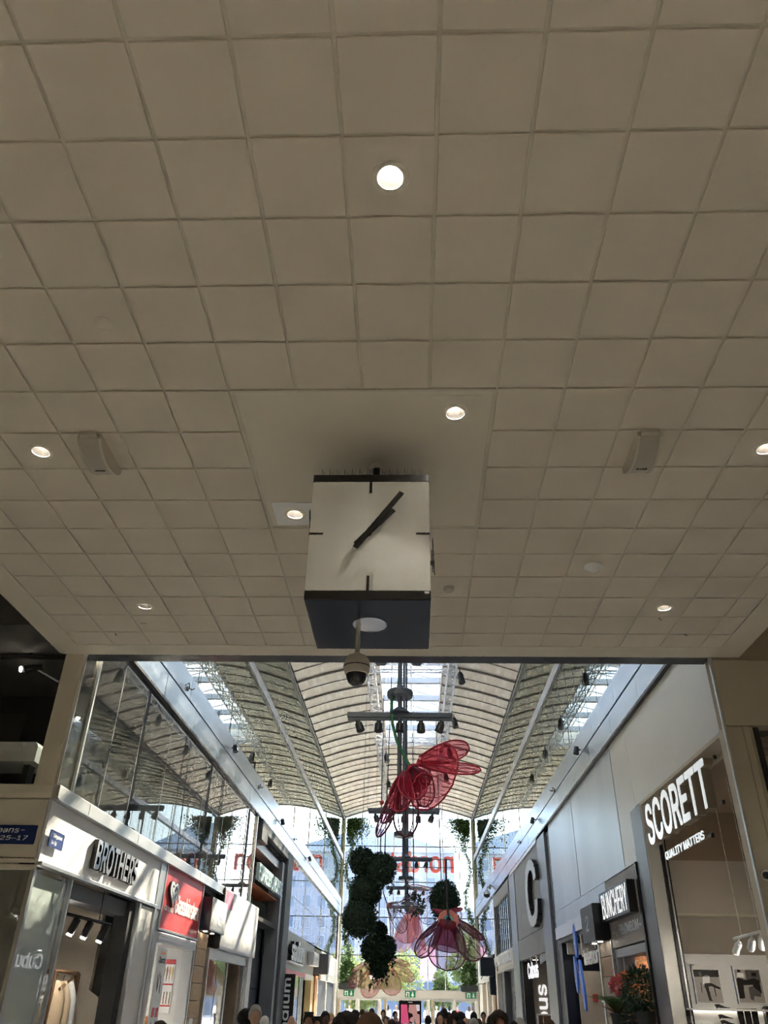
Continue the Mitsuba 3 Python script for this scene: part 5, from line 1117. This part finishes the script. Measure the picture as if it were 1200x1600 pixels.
simple_flower('coral sheer star-shaped fabric flower low behind the smaller moss balls', at(592, 1492, 38.0), 1.75, 7, 'tulle_coral', 'coral', (.12, -.45, -.8), .82)
simple_flower('colourless sheer fabric flower with thin dark rims just right of the large moss balls', at(608, 1415, 33.0), 1.15, 5, 'tulle_pale', 'rim_plum', (.75, -.3, -.5), .75)
simple_flower('pale pink sheer fabric flower with a red heart above the right moss ball', at(686, 1392, 40.0), 1.75, 6, 'tulle_pale', 'rim_red', (-.35, -.4, -.75), .85, 'red')
simple_flower('salmon pink drooping fabric flower beside the small dark plant in the middle', at(645, 1420, 44.0), 2.1, 5, 'tulle_coral', 'coral', (-.15, -.2, -1), .45)

# ------------------------------------------------------------------ moss balls
def moss_ball(c, r, label, group, seed, hang=None, squash=1.0):
    t = thing('moss_ball', label, 'moss ball', group); rnd = random.Random(seed)
    m = trimesh.creation.icosphere(4, 1.0); v = m.vertices.copy()
    dsp = 1 + .16*(meshkit.fbm(v*3.0+seed, 4, seed=seed)-.5) + .10*(meshkit.noise(v*14+seed, seed)-.5)
    v = v*dsp[:, None]*np.array([1, 1, squash])*r + c
    obj('core', trimesh.Trimesh(v, m.faces, process=False), 'moss', t, True)
    obj('foliage', leaves(1300, lambda R_: (lambda q: (c+q*np.array([1, 1, squash])*r*R_.uniform(.94, 1.10), q))((lambda q: q/np.linalg.norm(q))(np.array([R_.gauss(0, 1), R_.gauss(0, 1), R_.gauss(0, 1)]))), .09, rnd, .5), 'leaf_dark', t)
    tr = []
    for i in range(9):
        a = rnd.uniform(0, 6.28); p = c+np.array([math.cos(a)*r*.9, math.sin(a)*r*.9, -r*.45*squash]); L = rnd.uniform(.25, .7)
        for j in range(12): tr.append((p+[rnd.gauss(0, .05), rnd.gauss(0, .05), -L*j/12], np.array([rnd.gauss(0, 1), rnd.gauss(0, 1), -.5])))
    it = iter(tr*2); obj('trailing_leaves', leaves(len(tr), lambda R_: next(it), .10, rnd, .7), 'leaf_dark', t)
    obj('cable', bar((c[0], c[1], c[2]+r*.8), (c[0], c[1], rz(c[0])), .004, 5), 'grey_pole', t)
G = 'moss balls in the left hanging cluster'
mc = 27.5
for u, v, r, dy, s in ((566, 1346, 17, .1, 'topmost dark moss ball of the left hanging cluster'), (596, 1358, 20, -.2, 'large rounded moss ball at the upper right of the left cluster'), (571, 1393, 22, .1, 'moss ball in the middle of the left hanging cluster'), (562, 1434, 24, -.1, 'widest moss ball of the left hanging cluster, trailing leaves below'),
                       (592, 1455, 10, .6, 'small moss ball linking the upper and lower parts of the left cluster'), (583, 1483, 16, .4, 'lower left moss ball of the small lower group'), (600, 1482, 16, .8, 'lower right moss ball of the small lower group'), (592, 1510, 12, .5, 'lowest small moss ball, brightest green, of the left cluster')):
    c = at(u, v, mc+dy); rm = r/FPX*pix(c)[2]
    moss_ball(c, rm, s, None, int(u+v), squash=1.05)
c = at(695, 1406, 26.3); moss_ball(c, 21/FPX*pix(c)[2], 'egg shaped moss ball behind the mauve flower', None, 71, squash=1.15)
t = thing('hanging_plant', 'small dark leafy plant hanging in the middle behind the light bars', 'plant'); c = at(647, 1414, 36); rr = random.Random(6)
obj('foliage', leaves(420, ball(c, (.45, .4, .42)), .13, rr), 'leaf_dark', t); obj('cable', bar(c, (c[0], c[1], rz(c[0])), .01), 'black_pole', t)
# climbing plants at the two end posts, and planters at their feet
def ivy(x, sgn, label, seed, zlow):
    t = thing('climbing_plant', label, 'climbing plant'); rnd = random.Random(seed)
    def crown(R_):
        u = abs(R_.gauss(0, .45)); zz = 13.7 - abs(R_.gauss(0, .75)); return np.array([x+sgn*u*1.5, YEND-.25-R_.uniform(0, .5), zz+.15*u]), np.array([R_.gauss(0, .5), -.5, -.8])
    obj('crown', leaves(2600, crown, .15, rnd, .7), 'leaf', t)
    def vine(R_):
        zz = R_.uniform(zlow, 13); return np.array([x+sgn*(.22+.22*math.sin(zz*1.7)+R_.gauss(0, .10)), YEND-.3+R_.gauss(0, .1), zz]), np.array([R_.gauss(0, .6), -.6, -.5])
    obj('trailing_leaves', leaves(2200, vine, .13, rnd, .7), 'leaf', t)
    obj('stem', tube([(x+sgn*(.22+.22*math.sin(z*1.7)), YEND-.28, z) for z in np.linspace(zlow-.2, 13.4, 40)], .02, 5), 'bark', t)
ivy(XL+.35, 1, 'climbing plant trailing down the left post of the end glass wall', 21, 3.0)
ivy(XR-.35, -1, 'climbing plant trailing down the right post of the end glass wall', 22, 3.0)
for x, s in ((XL+.75, 'dark planted tub on the door beam at the left end'), (XR-.75, 'dark planted tub on the door beam at the right end')):
    t = thing('planter', s, 'planter'); rnd = random.Random(int(x*10)); obj('box', bx(x-.6, x+.6, YEND-.75, YEND-.36, 2.60, 2.95, .02), 'pot', t); obj('bracket', bx(x-.5, x+.5, YEND-.75, YEND-.3, 2.55, 2.6), 'slate', t)
    obj('foliage', leaves(900, ball((x, YEND-.55, 3.5), (.5, .2, .8)), .2, rnd, .5), 'leaf', t)

# ------------------------------------------------------------------ digital totem
q0, q1 = at(624, 1563, 30), at(658, 1563, 30)
t = thing('digital_totem', 'black framed digital totem showing a pink picture of half a face', 'screen')
x0, x1, zt_ = q0[0], q1[0], q0[2]
obj('frame', cat_(bx(x0, x1, 30.0, 30.14, 0.0, zt_, .015)), 'black', t); obj('sensor', bx((x0+x1)/2-.07, (x0+x1)/2+.07, 29.99, 30.0, zt_-.065, zt_-.03), 'white', t)
sx0, sx1, sz0, sz1 = x0+.05, x1-.05, .35, zt_-.11; SW, SH = sx1-sx0, sz1-sz0
def sp(pts, m, d, em=None, buf=0):
    poly = Polygon([(sx0+a*SW, sz1-b*SW) for a, b in pts]).buffer(buf).intersection(sbox(sx0, sz0, sx1, sz1))
    obj('screen_picture', extr(poly, d, (0, 30.0, 0), (1, 0, 0), (0, 0, 1)), m, t, **({'emitter': emit(em, .035)} if em else {}))
for m, c in (('scr_pink', (.62, .09, .20)), ('scr_skin', (.45, .25, .22)), ('scr_hair', (.05, .02, .025)), ('scr_light', (.60, .55, .62)), ('scr_lip', (.35, .05, .06)), ('scr_pale', (.85, .45, .52))): mat(m, c, .3)
sp([(0, 0), (1, 0), (1, 2.2), (0, 2.2)], 'scr_pink', .002, (.55, .07, .16))
sp([(.34, 0), (1, 0), (1, 2.2), (.52, 2.2), (.50, 1.25), (.46, .9), (.42, .62), (.38, .3)], 'scr_skin', .003, (.40, .20, .18))
sp([(.80, 0), (1, 0), (1, .34), (.86, .30)], 'scr_light', .0035, (.5, .46, .52))
sp([(.33, 0), (.44, 0), (.40, .34), (.62, .42), (.64, .54), (.5, .60), (.44, .74), (.60, .78), (.62, .86), (.44, .90)], 'scr_hair', .004)
sp([(.86, .30), (1, .28), (1, .44), (.88, .42)], 'scr_hair', .004)
sp([(.58, 1.06), (.8, 1.02), (.95, 1.08), (.8, 1.16), (.62, 1.14)], 'scr_lip', .004)
sp([(.70, .66), (.76, .66), (.80, .94), (.66, .94)], 'scr_light', .0036)
obj('lettering', text('best deals', sx0+.12*SW, sx0+.72*SW, sz1-.90*SW, sz1-.78*SW, .003, (0, 29.996, 0), (1, 0, 0), (0, 0, 1)), 'text_white', t)

# ------------------------------------------------------------------ people
def hull_chain(js, seg=10):
    out = None
    for (p, r), (q, s) in js:
        a = m3.Manifold.sphere(r, seg).translate(tuple(p)); b = m3.Manifold.sphere(s, seg).translate(tuple(q))
        h = m3.Manifold.batch_hull([a, b]); out = h if out is None else out+h
    return out
def ell(c, r, seg=24): return m3.Manifold.sphere(1.0, seg).scale(tuple(r)).translate(tuple(c))
def tri(mf, step=None, smooth=0):
    if step: mf = mf.refine_to_length(step)
    mm = mf.to_mesh(); me = trimesh.Trimesh(mm.vert_properties[:, :3], mm.tri_verts)
    if smooth: trimesh.smoothing.filter_taubin(me, iterations=smooth)
    return me
def body_meshes(female, walk):
    """a standing or strolling figure 1.75 m tall facing -y, as (skin, top, trousers, shoes)"""
    sh = .175 if female else .20; hp = .10
    s = .16 if walk else .03
    J = {}
    limbs, top, tr, shoes = [], [], [], []
    neck = ((0, .01, 1.42), .062), ((0, -.005, 1.54), .055)
    for sg, ph in ((-1, 1), (1, -1)):
        S, E, Wr = (sg*sh, .01, 1.40), (sg*(sh+.05), .03+ph*s*.5, 1.13), (sg*(sh+.04), -.06+ph*s*1.1, .90)
        limbs += [((S, .058), (E, .043)), ((E, .042), (Wr, .028))]
        hnd = np.array(Wr); limbs += [((hnd, .028), (hnd+[0, -.012, -.075], .030))]
        for k in range(4): limbs.append(((hnd+[(k-1.5)*.017, -.012, -.07], .0095), (hnd+[(k-1.5)*.018, -.035, -.135-.012*(k in (1, 2))], .0085)))
        limbs.append(((hnd+[-sg*.025, -.02, -.03], .0105), (hnd+[-sg*.045, -.045, -.085], .0085)))
        top += [((S, .075), (E, .058)), ((E, .057), ((Wr[0], Wr[1], Wr[2]+.04), .042))]
        Hh, K, A = (sg*hp, .01, .90), (sg*(hp+.005), -.03-ph*s*.55, .50), (sg*hp, .04-ph*s*1.0, .085)
        limbs += [((Hh, .085), (K, .055)), ((K, .054), (A, .038))]
        tr += [((Hh, .105), (K, .075)), ((K, .072), (A, .058))]
        toe = np.array(A)+[0, -.16, -.045]; shoes.append(((np.array(A)+[0, .03, -.035], .047), (toe, .035)))
    torso = [(((-.10, 0, 1.0), .105), ((-.115, 0, 1.30), .105)), (((.10, 0, 1.0), .105), ((.115, 0, 1.30), .105)), (((-.115, 0, 1.30), .105), ((.115, 0, 1.30), .105)), (((-.10, 0, 1.0), .105), ((.10, 0, 1.0), .105)), (((-.10, 0, 1.0), .10), ((.115, 0, 1.30), .10)), (((-sh+.03, .01, 1.40), .06), ((sh-.03, .01, 1.40), .06)), (((-.115, 0, 1.3), .10), ((0, .01, 1.43), .07)), (((.115, 0, 1.3), .10), ((0, .01, 1.43), .07))]
    head = ell((0, -.005, 1.655), (.077, .098, .115)) + ell((0, -.03, 1.60), (.058, .07, .072)) + ell((0, -.103, 1.635), (.013, .022, .024)) + ell((-.079, .01, 1.64), (.012, .022, .032)) + ell((.079, .01, 1.64), (.012, .022, .032))
    head = head + ell((0, -.092, 1.585), (.026, .014, .011)) - ell((-.033, -.112, 1.668), (.017, .022, .012)) - ell((.033, -.112, 1.668), (.017, .022, .012)) + ell((-.033, -.082, 1.668), (.014, .014, .012)) + ell((.033, -.082, 1.668), (.014, .014, .012))
    skin = hull_chain(limbs+torso+[neck]) + head
    topm = hull_chain(top+[((np.array(a[0]), a[1]+.014), (np.array(b[0]), b[1]+.014)) for a, b in torso])
    topm = topm.trim_by_plane((0, 0, 1.0), .88).trim_by_plane((0, 0, -1.0), -1.47)
    trm = hull_chain(tr+[(((-.07, 0, .95), .12), ((.07, 0, .95), .12))]).trim_by_plane((0, 0, 1.0), .06)
    shm = hull_chain(shoes).trim_by_plane((0, 0, 1.0), 0.0)
    return tri(skin, .03, 6), tri(topm, .05, 4), tri(trm, .06, 3), tri(shm)
def hair_mesh(kind):
    h = ell((0, .006, 1.668), (.090, .110, .120))
    cut = ell((0, -.10, 1.60), (.085, .085, .125))
    if kind == 'short': h = (h - cut).trim_by_plane((0, .35, 1.0), 1.53)
    elif kind == 'curly':
        h = ell((0, .012, 1.69), (.125, .135, .125)) - cut; h = h.trim_by_plane((0, .2, 1.0), 1.52)
    elif kind == 'long': h = (h + ell((0, .055, 1.55), (.105, .075, .19))) - cut
    elif kind == 'cap': h = h.trim_by_plane((0, 0, 1.0), 1.69) + m3.Manifold.cylinder(.012, .075, .075, 20).scale((1, 1.2, 1)).translate((0, -.09, 1.69))
    elif kind == 'bald': h = (ell((0, .012, 1.655), (.083, .103, .10)) - cut).trim_by_plane((0, 0, -1.0), -1.69).trim_by_plane((0, .4, 1.0), 1.54)
    me = tri(h, .022)
    v = me.vertices; nr = me.vertex_normals
    amp = .035 if kind == 'curly' else .010
    me.vertices = v + nr*((meshkit.noise(v*np.array([70, 70, 25] if kind != 'curly' else [45, 45, 45]), 3)-.5)*amp)[:, None]
    return me
HAIR = {k: mikit.ply(hair_mesh(k), 'black', True) for k in ('short', 'curly', 'long', 'cap', 'bald')}
BODY = {}
for fm in (0, 1):
    for wk in (0, 1): BODY[fm, wk] = [mikit.ply(m, 'black', 40) for m in body_meshes(fm, wk)]
GLASSES = mikit.ply(cat_(bx(-.072, -.008, -.075, -.062, 1.755, 1.785, .006), bx(.008, .072, -.075, -.062, 1.755, 1.785, .006), bx(-.01, .01, -.073, -.066, 1.768, 1.776), bar((-.072, -.068, 1.775), (-.092, .03, 1.73), .004), bar((.072, -.068, 1.775), (.092, .03, 1.73), .004)), 'dome_black')
for n_, c_ in {'skin_fair': (.58, .36, .26), 'skin_tan': (.36, .20, .13), 'skin_brown': (.13, .07, .045), 'hair_black': (.012, .010, .010), 'hair_brown': (.07, .035, .018), 'hair_dark': (.03, .018, .012), 'hair_blond': (.50, .36, .17), 'hair_grey': (.36, .35, .33), 'hair_white': (.72, .71, .68), 'cloth_black': (.015, .015, .017), 'cloth_grey': (.28, .28, .29), 'cloth_white': (.80, .80, .80), 'cloth_blue': (.16, .24, .42), 'cloth_pale_blue': (.42, .50, .60), 'cloth_red': (.60, .05, .05), 'cloth_green': (.12, .15, .08), 'cloth_navy': (.02, .03, .06), 'cloth_denim': (.07, .10, .18), 'cloth_plum': (.12, .06, .07)}.items(): mat(n_, c_, .75, spec=.3)
def person(u, v, hw, skin, hair, hcol, topc, label, face=0, fm=0, wk=1, Y=None, trc='cloth_navy', glasses=False, hmin=1.52, hmax=1.90):
    Y = Y or .19*FPX/hw*.86
    q = at(u, v, Y)
    if q[2] > hmax: q = at(u, v, Y); q[2] = hmax
    h = min(max(q[2], hmin), hmax); s = h/1.775
    M = T().translate([q[0], Y, 0]).rotate([0, 0, 1], face).scale([s, s, s])
    t = thing('person', label, 'person')
    b = BODY[fm, wk]
    for nm, shp, m in (('body', b[0], skin), ('top', b[1], topc), ('trousers', b[2], trc), ('shoes', b[3], 'cloth_black'), ('hair', HAIR[hair], hcol)): put(nm, shp, M, t, m)
    if glasses: put('sunglasses', GLASSES, M, t, 'dome_black')
PEOPLE = [
 (400, 1570.5, 15.5, 'skin_fair', 'short', 'hair_grey', 'cloth_pale_blue', 'tall fair man with grey hair and pale blue shirt before the dark portal', 15, 0),
 (385, 1580, 14, 'skin_tan', 'curly', 'hair_black', 'cloth_black', 'person with bushy black hair close to the dark portal, left of the grey haired man', 160, 1),
 (414, 1588, 12, 'skin_fair', 'short', 'hair_white', 'cloth_grey', 'white haired person just right of the tall man in the pale blue shirt', 170, 1),
 (456, 1587, 11, 'skin_fair', 'bald', 'hair_grey', 'cloth_grey', 'balding man in front of the tall white door letters', 10, 0),
 (483, 1582, 14.5, 'skin_tan', 'short', 'hair_black', 'cloth_black', 'dark bearded man with sunglasses pushed up on his head', 5, 0),
 (497, 1589, 13, 'skin_tan', 'short', 'hair_dark', 'cloth_black', 'dark haired man with a low face beside the man with sunglasses', 0, 0),
 (508.5, 1580.5, 12, 'skin_brown', 'short', 'hair_black', 'cloth_black', 'black haired man in black beside the blond woman', 20, 0),
 (517.5, 1583, 10, 'skin_fair', 'long', 'hair_blond', 'cloth_white', 'blond woman walking in front of the far left shops', 20, 1),
 (532, 1582, 7.6, 'skin_brown', 'short', 'hair_black', 'cloth_grey', 'dark skinned man in grey just left of the end doors', 90, 0),
 (540.5, 1579, 7.2, 'skin_brown', 'short', 'hair_black', 'cloth_grey', 'dark skinned man before the leftmost end doors, right of one in grey', 60, 0),
 (555, 1580.5, 8.5, 'skin_brown', 'curly', 'hair_black', 'cloth_black', 'black haired person seen from behind left of the big brown head', 180, 1),
 (543, 1589, 27, 'skin_tan', 'curly', 'hair_black', 'cloth_black', 'near person with a large dark head at the lower edge, left of the brown one', 180, 0),
 (578, 1584.5, 36, 'skin_fair', 'long', 'hair_brown', 'cloth_plum', 'nearest person with a large brown head at the bottom centre', 180, 1),
 (566, 1577, 6.2, 'skin_fair', 'short', 'hair_brown', 'cloth_red', 'person in red before the left end doors', 170, 1),
 (572.5, 1577, 6.0, 'skin_fair', 'cap', 'hair_white', 'cloth_white', 'person in a white hat beside the one in red', 0, 0),
 (581, 1576, 8.0, 'skin_tan', 'short', 'hair_dark', 'cloth_black', 'brown haired person just above the big brown head', 180, 0),
 (599, 1578, 6.4, 'skin_fair', 'short', 'hair_brown', 'cloth_white', 'person in white left of the black totem, farther one', 0, 0),
 (617.5, 1580, 6.6, 'skin_fair', 'short', 'hair_brown', 'cloth_plum', 'person in dark red beside the black totem', 30, 1),
 (603, 1588, 8.0, 'skin_fair', 'short', 'hair_brown', 'cloth_navy', 'brown haired person in navy low between the brown head and the totem', 0, 1),
 (612, 1593, 11, 'skin_tan', 'short', 'hair_dark', 'cloth_grey', 'dark haired head low beside the totem', 180, 0),
 (669, 1587, 8.5, 'skin_brown', 'short', 'hair_black', 'cloth_black', 'black haired person just right of the totem', 180, 0),
 (687.5, 1581.5, 10, 'skin_fair', 'long', 'hair_dark', 'cloth_black', 'dark long haired woman in the group right of the totem', 0, 1),
 (694, 1576, 9.5, 'skin_tan', 'short', 'hair_black', 'cloth_black', 'tallest dark dressed man in the group right of the totem', 180, 0),
 (701, 1582, 9.0, 'skin_fair', 'long', 'hair_dark', 'cloth_black', 'dark haired woman at the right of the black dressed group', 180, 1),
 (710, 1579.5, 8.5, 'skin_tan', 'short', 'hair_dark', 'cloth_blue', 'person in a blue shirt walking away right of the black dressed group', 180, 0),
 (719, 1583.5, 9.5, 'skin_brown', 'curly', 'hair_black', 'cloth_black', 'dark curly haired person right of the blue shirt', 180, 1),
 (728, 1589.5, 12.5, 'skin_fair', 'bald', 'hair_grey', 'cloth_grey', 'balding grey haired man facing the viewer low on the right', 0, 0),
 (740, 1581.5, 8.8, 'skin_brown', 'short', 'hair_black', 'cloth_black', 'black haired person before the rightmost doors', 180, 0),
 (740, 1591.5, 13.5, 'skin_fair', 'cap', 'hair_grey', 'cloth_grey', 'person in a grey cap at the lower edge on the right', 180, 0),
 (755, 1581.5, 6.6, 'skin_tan', 'short', 'hair_black', 'cloth_green', 'small distant person in olive by the right shop fronts', 0, 0),
 (767, 1587, 11.5, 'skin_brown', 'short', 'hair_black', 'cloth_black', 'black haired head left of the smiling dark haired man', 180, 0),
 (780, 1583, 15.5, 'skin_tan', 'curly', 'hair_dark', 'cloth_navy', 'dark curly haired man facing the viewer before the dark shop window', 0, 0),
 (720, 1594.5, 15, 'skin_tan', 'short', 'hair_black', 'cloth_black', 'dark head just rising over the lower edge left of the balding man', 180, 0),
 (748, 1592, 9, 'skin_tan', 'short', 'hair_brown', 'cloth_green', 'brown haired person in green low on the right', 180, 0),
 (802, 1596, 14, 'skin_tan', 'short', 'hair_black', 'cloth_black', 'dark head at the lower edge before the grey shop column', 180, 0),
 (812, 1590.5, 12, 'skin_tan', 'short', 'hair_grey', 'cloth_black', 'grey streaked dark haired person before the grey shop column', 160, 0),
 (859, 1594, 14, 'skin_tan', 'long', 'hair_brown', 'cloth_plum', 'brown haired head at the lower edge by the fashion shop window', 180, 1),
 (251, 1596, 22, 'skin_tan', 'short', 'hair_dark', 'cloth_black', 'dark head at the lower edge in front of the kiosk counter', 180, 0),
]
for u, v, hw, sk_, hr, hc, tc, s, fc, fm in PEOPLE:
    person(u, v, hw, sk_, hr, hc, tc, s, fc, fm, 1, trc='cloth_denim' if (u+v) % 3 > 1.4 else 'cloth_navy', glasses='sunglasses' in s)
# ------------------------------------------------------------------ outside: square, sign letters, buildings, trees
struct('ground', bx(-120, 120, YEND, 260, -.25, 0), 'paving')
struct('roof_outer', cat_(bx(-16, XA-.4, 11.8, YEND, 14.25, 14.5), bx(XB+.4, 16, 11.8, YEND, 14.25, 14.5), bx(-16.2, -16, 11.8, YEND, 0, 14.5), bx(16, 16.2, 11.8, YEND, 0, 14.5)), 'gyp')
a = at(709, 1361, 64.4); b = at(570, 1361, 64.4)
t = thing('arcade_sign', 'red tube letters nordstan seen from behind through the end glass', 'sign')
zb = at(700, 1361, 64.4)[2]
m = text('nordstan', -a[0], -b[0], zb-.15, zb+1.35, .28, (0, 64.3, 0), (-1, 0, 0), (0, 0, 1), True); obj('lettering', m, 'red_neon', t)
mat('red_neon', (.62, .10, .09), .4)
obj('rail', cat_(bx(b[0], a[0], 64.28, 64.33, zb+.18, zb+.24), bx(b[0], a[0], 64.28, 64.33, zb+.75, zb+.81)), 'mullion', t)
for x in np.linspace(b[0]+.3, a[0]-.3, 6): obj('stay', bar((x, 64.3, zb+.2), (x, YEND+.2, zb+.2), .025, 5), 'mullion', t)
def building(name, label, x0, x1, y, zt_, roof, wm, wm2, nx, nz, z0=4.5, depth=14, gap=.18, winm='facade_glass'):
    t = thing(name, label, 'building')
    obj('wall', bx(x0, x1, y, y+depth, 0, zt_), wm, t)
    W = (x1-x0)/nx; Hh = (zt_-z0-.8)/nz
    for i in range(nx):
        for j in range(nz):
            a0, b0 = x0+i*W+W*gap, z0+j*Hh+Hh*.18
            w = obj('window', bx(a0, x0+(i+1)*W-W*gap, y-.08, y+.02, b0, z0+(j+1)*Hh-Hh*.12), wm2, t)
            obj('pane', bx(a0+.12, x0+(i+1)*W-W*gap-.12, y-.10, y-.07, b0+.12, z0+(j+1)*Hh-Hh*.12-.12), winm, w)
    obj('ground_floor', bx(x0, x1, y-.15, y+.02, .0, z0-.6), winm, t); obj('cornice', bx(x0-.3, x1+.3, y-.5, y+.2, zt_-.5, zt_), wm2, t)
    if roof: obj('roof', trimesh.convex.convex_hull([(x, yy, z) for yy in (y+1.0, y+depth) for x, z in roof]), 'facade_blue', t)
    return t
Yb = 104.0
r0, r1, r2, r3 = at(520, 1318, Yb), at(556, 1282, Yb), at(583, 1289, Yb), at(694, 1324, Yb)
zc = at(640, 1326, Yb)[2]
building('office_building', 'pale blue-grey building with a sloping roof behind the end glass wall', -14.0, r3[0]+1.2, Yb, zc, [(r0[0]-3, zc-.1), (r1[0], r1[2]), (r2[0], r2[2]), (r3[0]+1.0, zc), (r0[0]-3, r0[2])], 'facade_far', 'facade_blue', 10, 6)
zc2 = at(735, 1420, 122)[2]
building('shop_building', 'lower blue glass building seen at the right through the end glass', 5.2, 22.0, 122, zc2, None, 'facade_far', 'facade_blue', 8, 4)
building('brick_building', 'brown brick building at the far left of the square', -40, -14.6, 98, 17, None, 'facade_brick', 'post_white', 9, 4)
building('brick_building', 'brown brick building at the far right of the square', 23, 46, 100, 13, None, 'facade_brick', 'post_white', 8, 3)
t = thing('hanging_banner', 'pink hanging banner on the building beyond the end doors', 'banner'); q0, q1 = at(656, 1478, 101), at(682, 1532, 101)
obj('sheet', bx(q0[0], q1[0], 100.9, 101.0, q1[2], q0[2]), 'pink_banner', t); obj('rail', bx(q0[0]-.2, q1[0]+.2, 100.88, 101.05, q0[2], q0[2]+.12), 'mullion', t); obj('mast', bar((q1[0]+.15, 101, 0), (q1[0]+.15, 101, q0[2]+.1), .1, 8), 'mullion', t)
def tree(x, y, h, r, m, label, seed, n=2600):
    t = thing('tree', label, 'tree'); rnd = random.Random(seed)
    obj('trunk', tube([(x, y, 0), (x+.1, y, h*.35), (x-.1, y, h*.7)], [.25, .18, .08], 8), 'bark', t, 60)
    for i in range(5):
        a = rnd.uniform(0, 6.28); obj('branch', tube([(x, y, h*.4+i*.3), (x+math.cos(a)*r*.6, y+math.sin(a)*r*.5, h*.6+i*.4)], [.09, .03], 6), 'bark', t)
    cl_ = [(x+rnd.gauss(0, r*.45), y+rnd.gauss(0, r*.4), h*.68+rnd.gauss(0, h*.13)) for _ in range(9)]
    bl = [ball(c, (r*.55, r*.5, r*.5)) for c in cl_]
    obj('foliage', leaves(n, lambda R_: bl[R_.randrange(9)](R_), .32, rnd, .6), m, t)
for u, Y, h, r, m, s in ((737, 78, 6.8, 1.9, 'leaf_thin', 'green tree just outside the right half of the end glass'), (757, 84, 8.0, 2.4, 'leaf_thin', 'tall green tree outside, behind the right post'), (560, 72, 4.6, 1.7, 'leaf_lime', 'low yellow-green tree outside the left end doors'), (592, 75, 4.8, 1.9, 'leaf_lime', 'yellow-green tree behind the coral flower'), (625, 86, 6.6, 2.3, 'leaf_lime', 'yellow-green tree outside beside the pink banner'), (525, 80, 5.5, 2.2, 'leaf_thin', 'green tree outside behind the left post'), (690, 90, 4.0, 1.3, 'leaf_thin', 'small green tree outside right of the pink banner')):
    tree(at(u, 1500, Y)[0], Y, h, r, m, s, int(u+Y))
for u, Y, s in ((588, 69, 'pale lamp globes on a post outside the left doors'),):
    t = thing('street_lamp', 'post with two white globes outside the left end doors', 'street lamp'); x = at(u, 1540, Y)[0]
    obj('post', bar((x, Y, 0), (x, Y, 3.4), .05, 8), 'mullion', t)
    for dx in (-.3, .3): obj('globe', trimesh.creation.icosphere(3, .22), 'white', t, True, to_world=T().translate([x+dx, Y, 3.5])); obj('arm', bar((x, Y, 3.2), (x+dx, Y, 3.3), .03), 'mullion', t)
k = 0
for u, Y, tc, hr in ((546, 70, 'cloth_white', 'hair_brown'), (606, 71, 'cloth_white', 'hair_black'), (619, 69, 'cloth_white', 'hair_blond'), (667, 70, 'cloth_white', 'hair_grey'), (682, 72, 'cloth_white', 'hair_white'), (693, 74, 'cloth_grey', 'hair_brown'), (714, 70, 'cloth_red', 'hair_black'), (733, 69, 'cloth_white', 'hair_brown'), (590, 73, 'cloth_blue', 'hair_brown'), (702, 76, 'cloth_white', 'hair_black')):
    s_ = {'cloth_white': 'white', 'cloth_grey': 'grey', 'cloth_red': 'red', 'cloth_blue': 'blue'}[tc]
    where = ['seen through the leftmost doors', 'outside left of the totem, farther from it', 'outside close to the left edge of the totem', 'outside just right of the totem', 'with white hair outside, right of the totem', 'in the sun between the two right doors', 'farther right in the sun outside the doors', 'outside the rightmost doors', 'outside the second doors from the left', 'deepest in the sun outside the doors on the right'][k]; k += 1
    person(u, 1572, 5, 'skin_fair' if k % 3 else 'skin_tan', 'short' if k % 2 else 'long', hr, tc, f'person in {s_} {where}', 0 if k % 2 else 180, k % 2, 1, Y=Y, hmin=1.68, hmax=1.84)
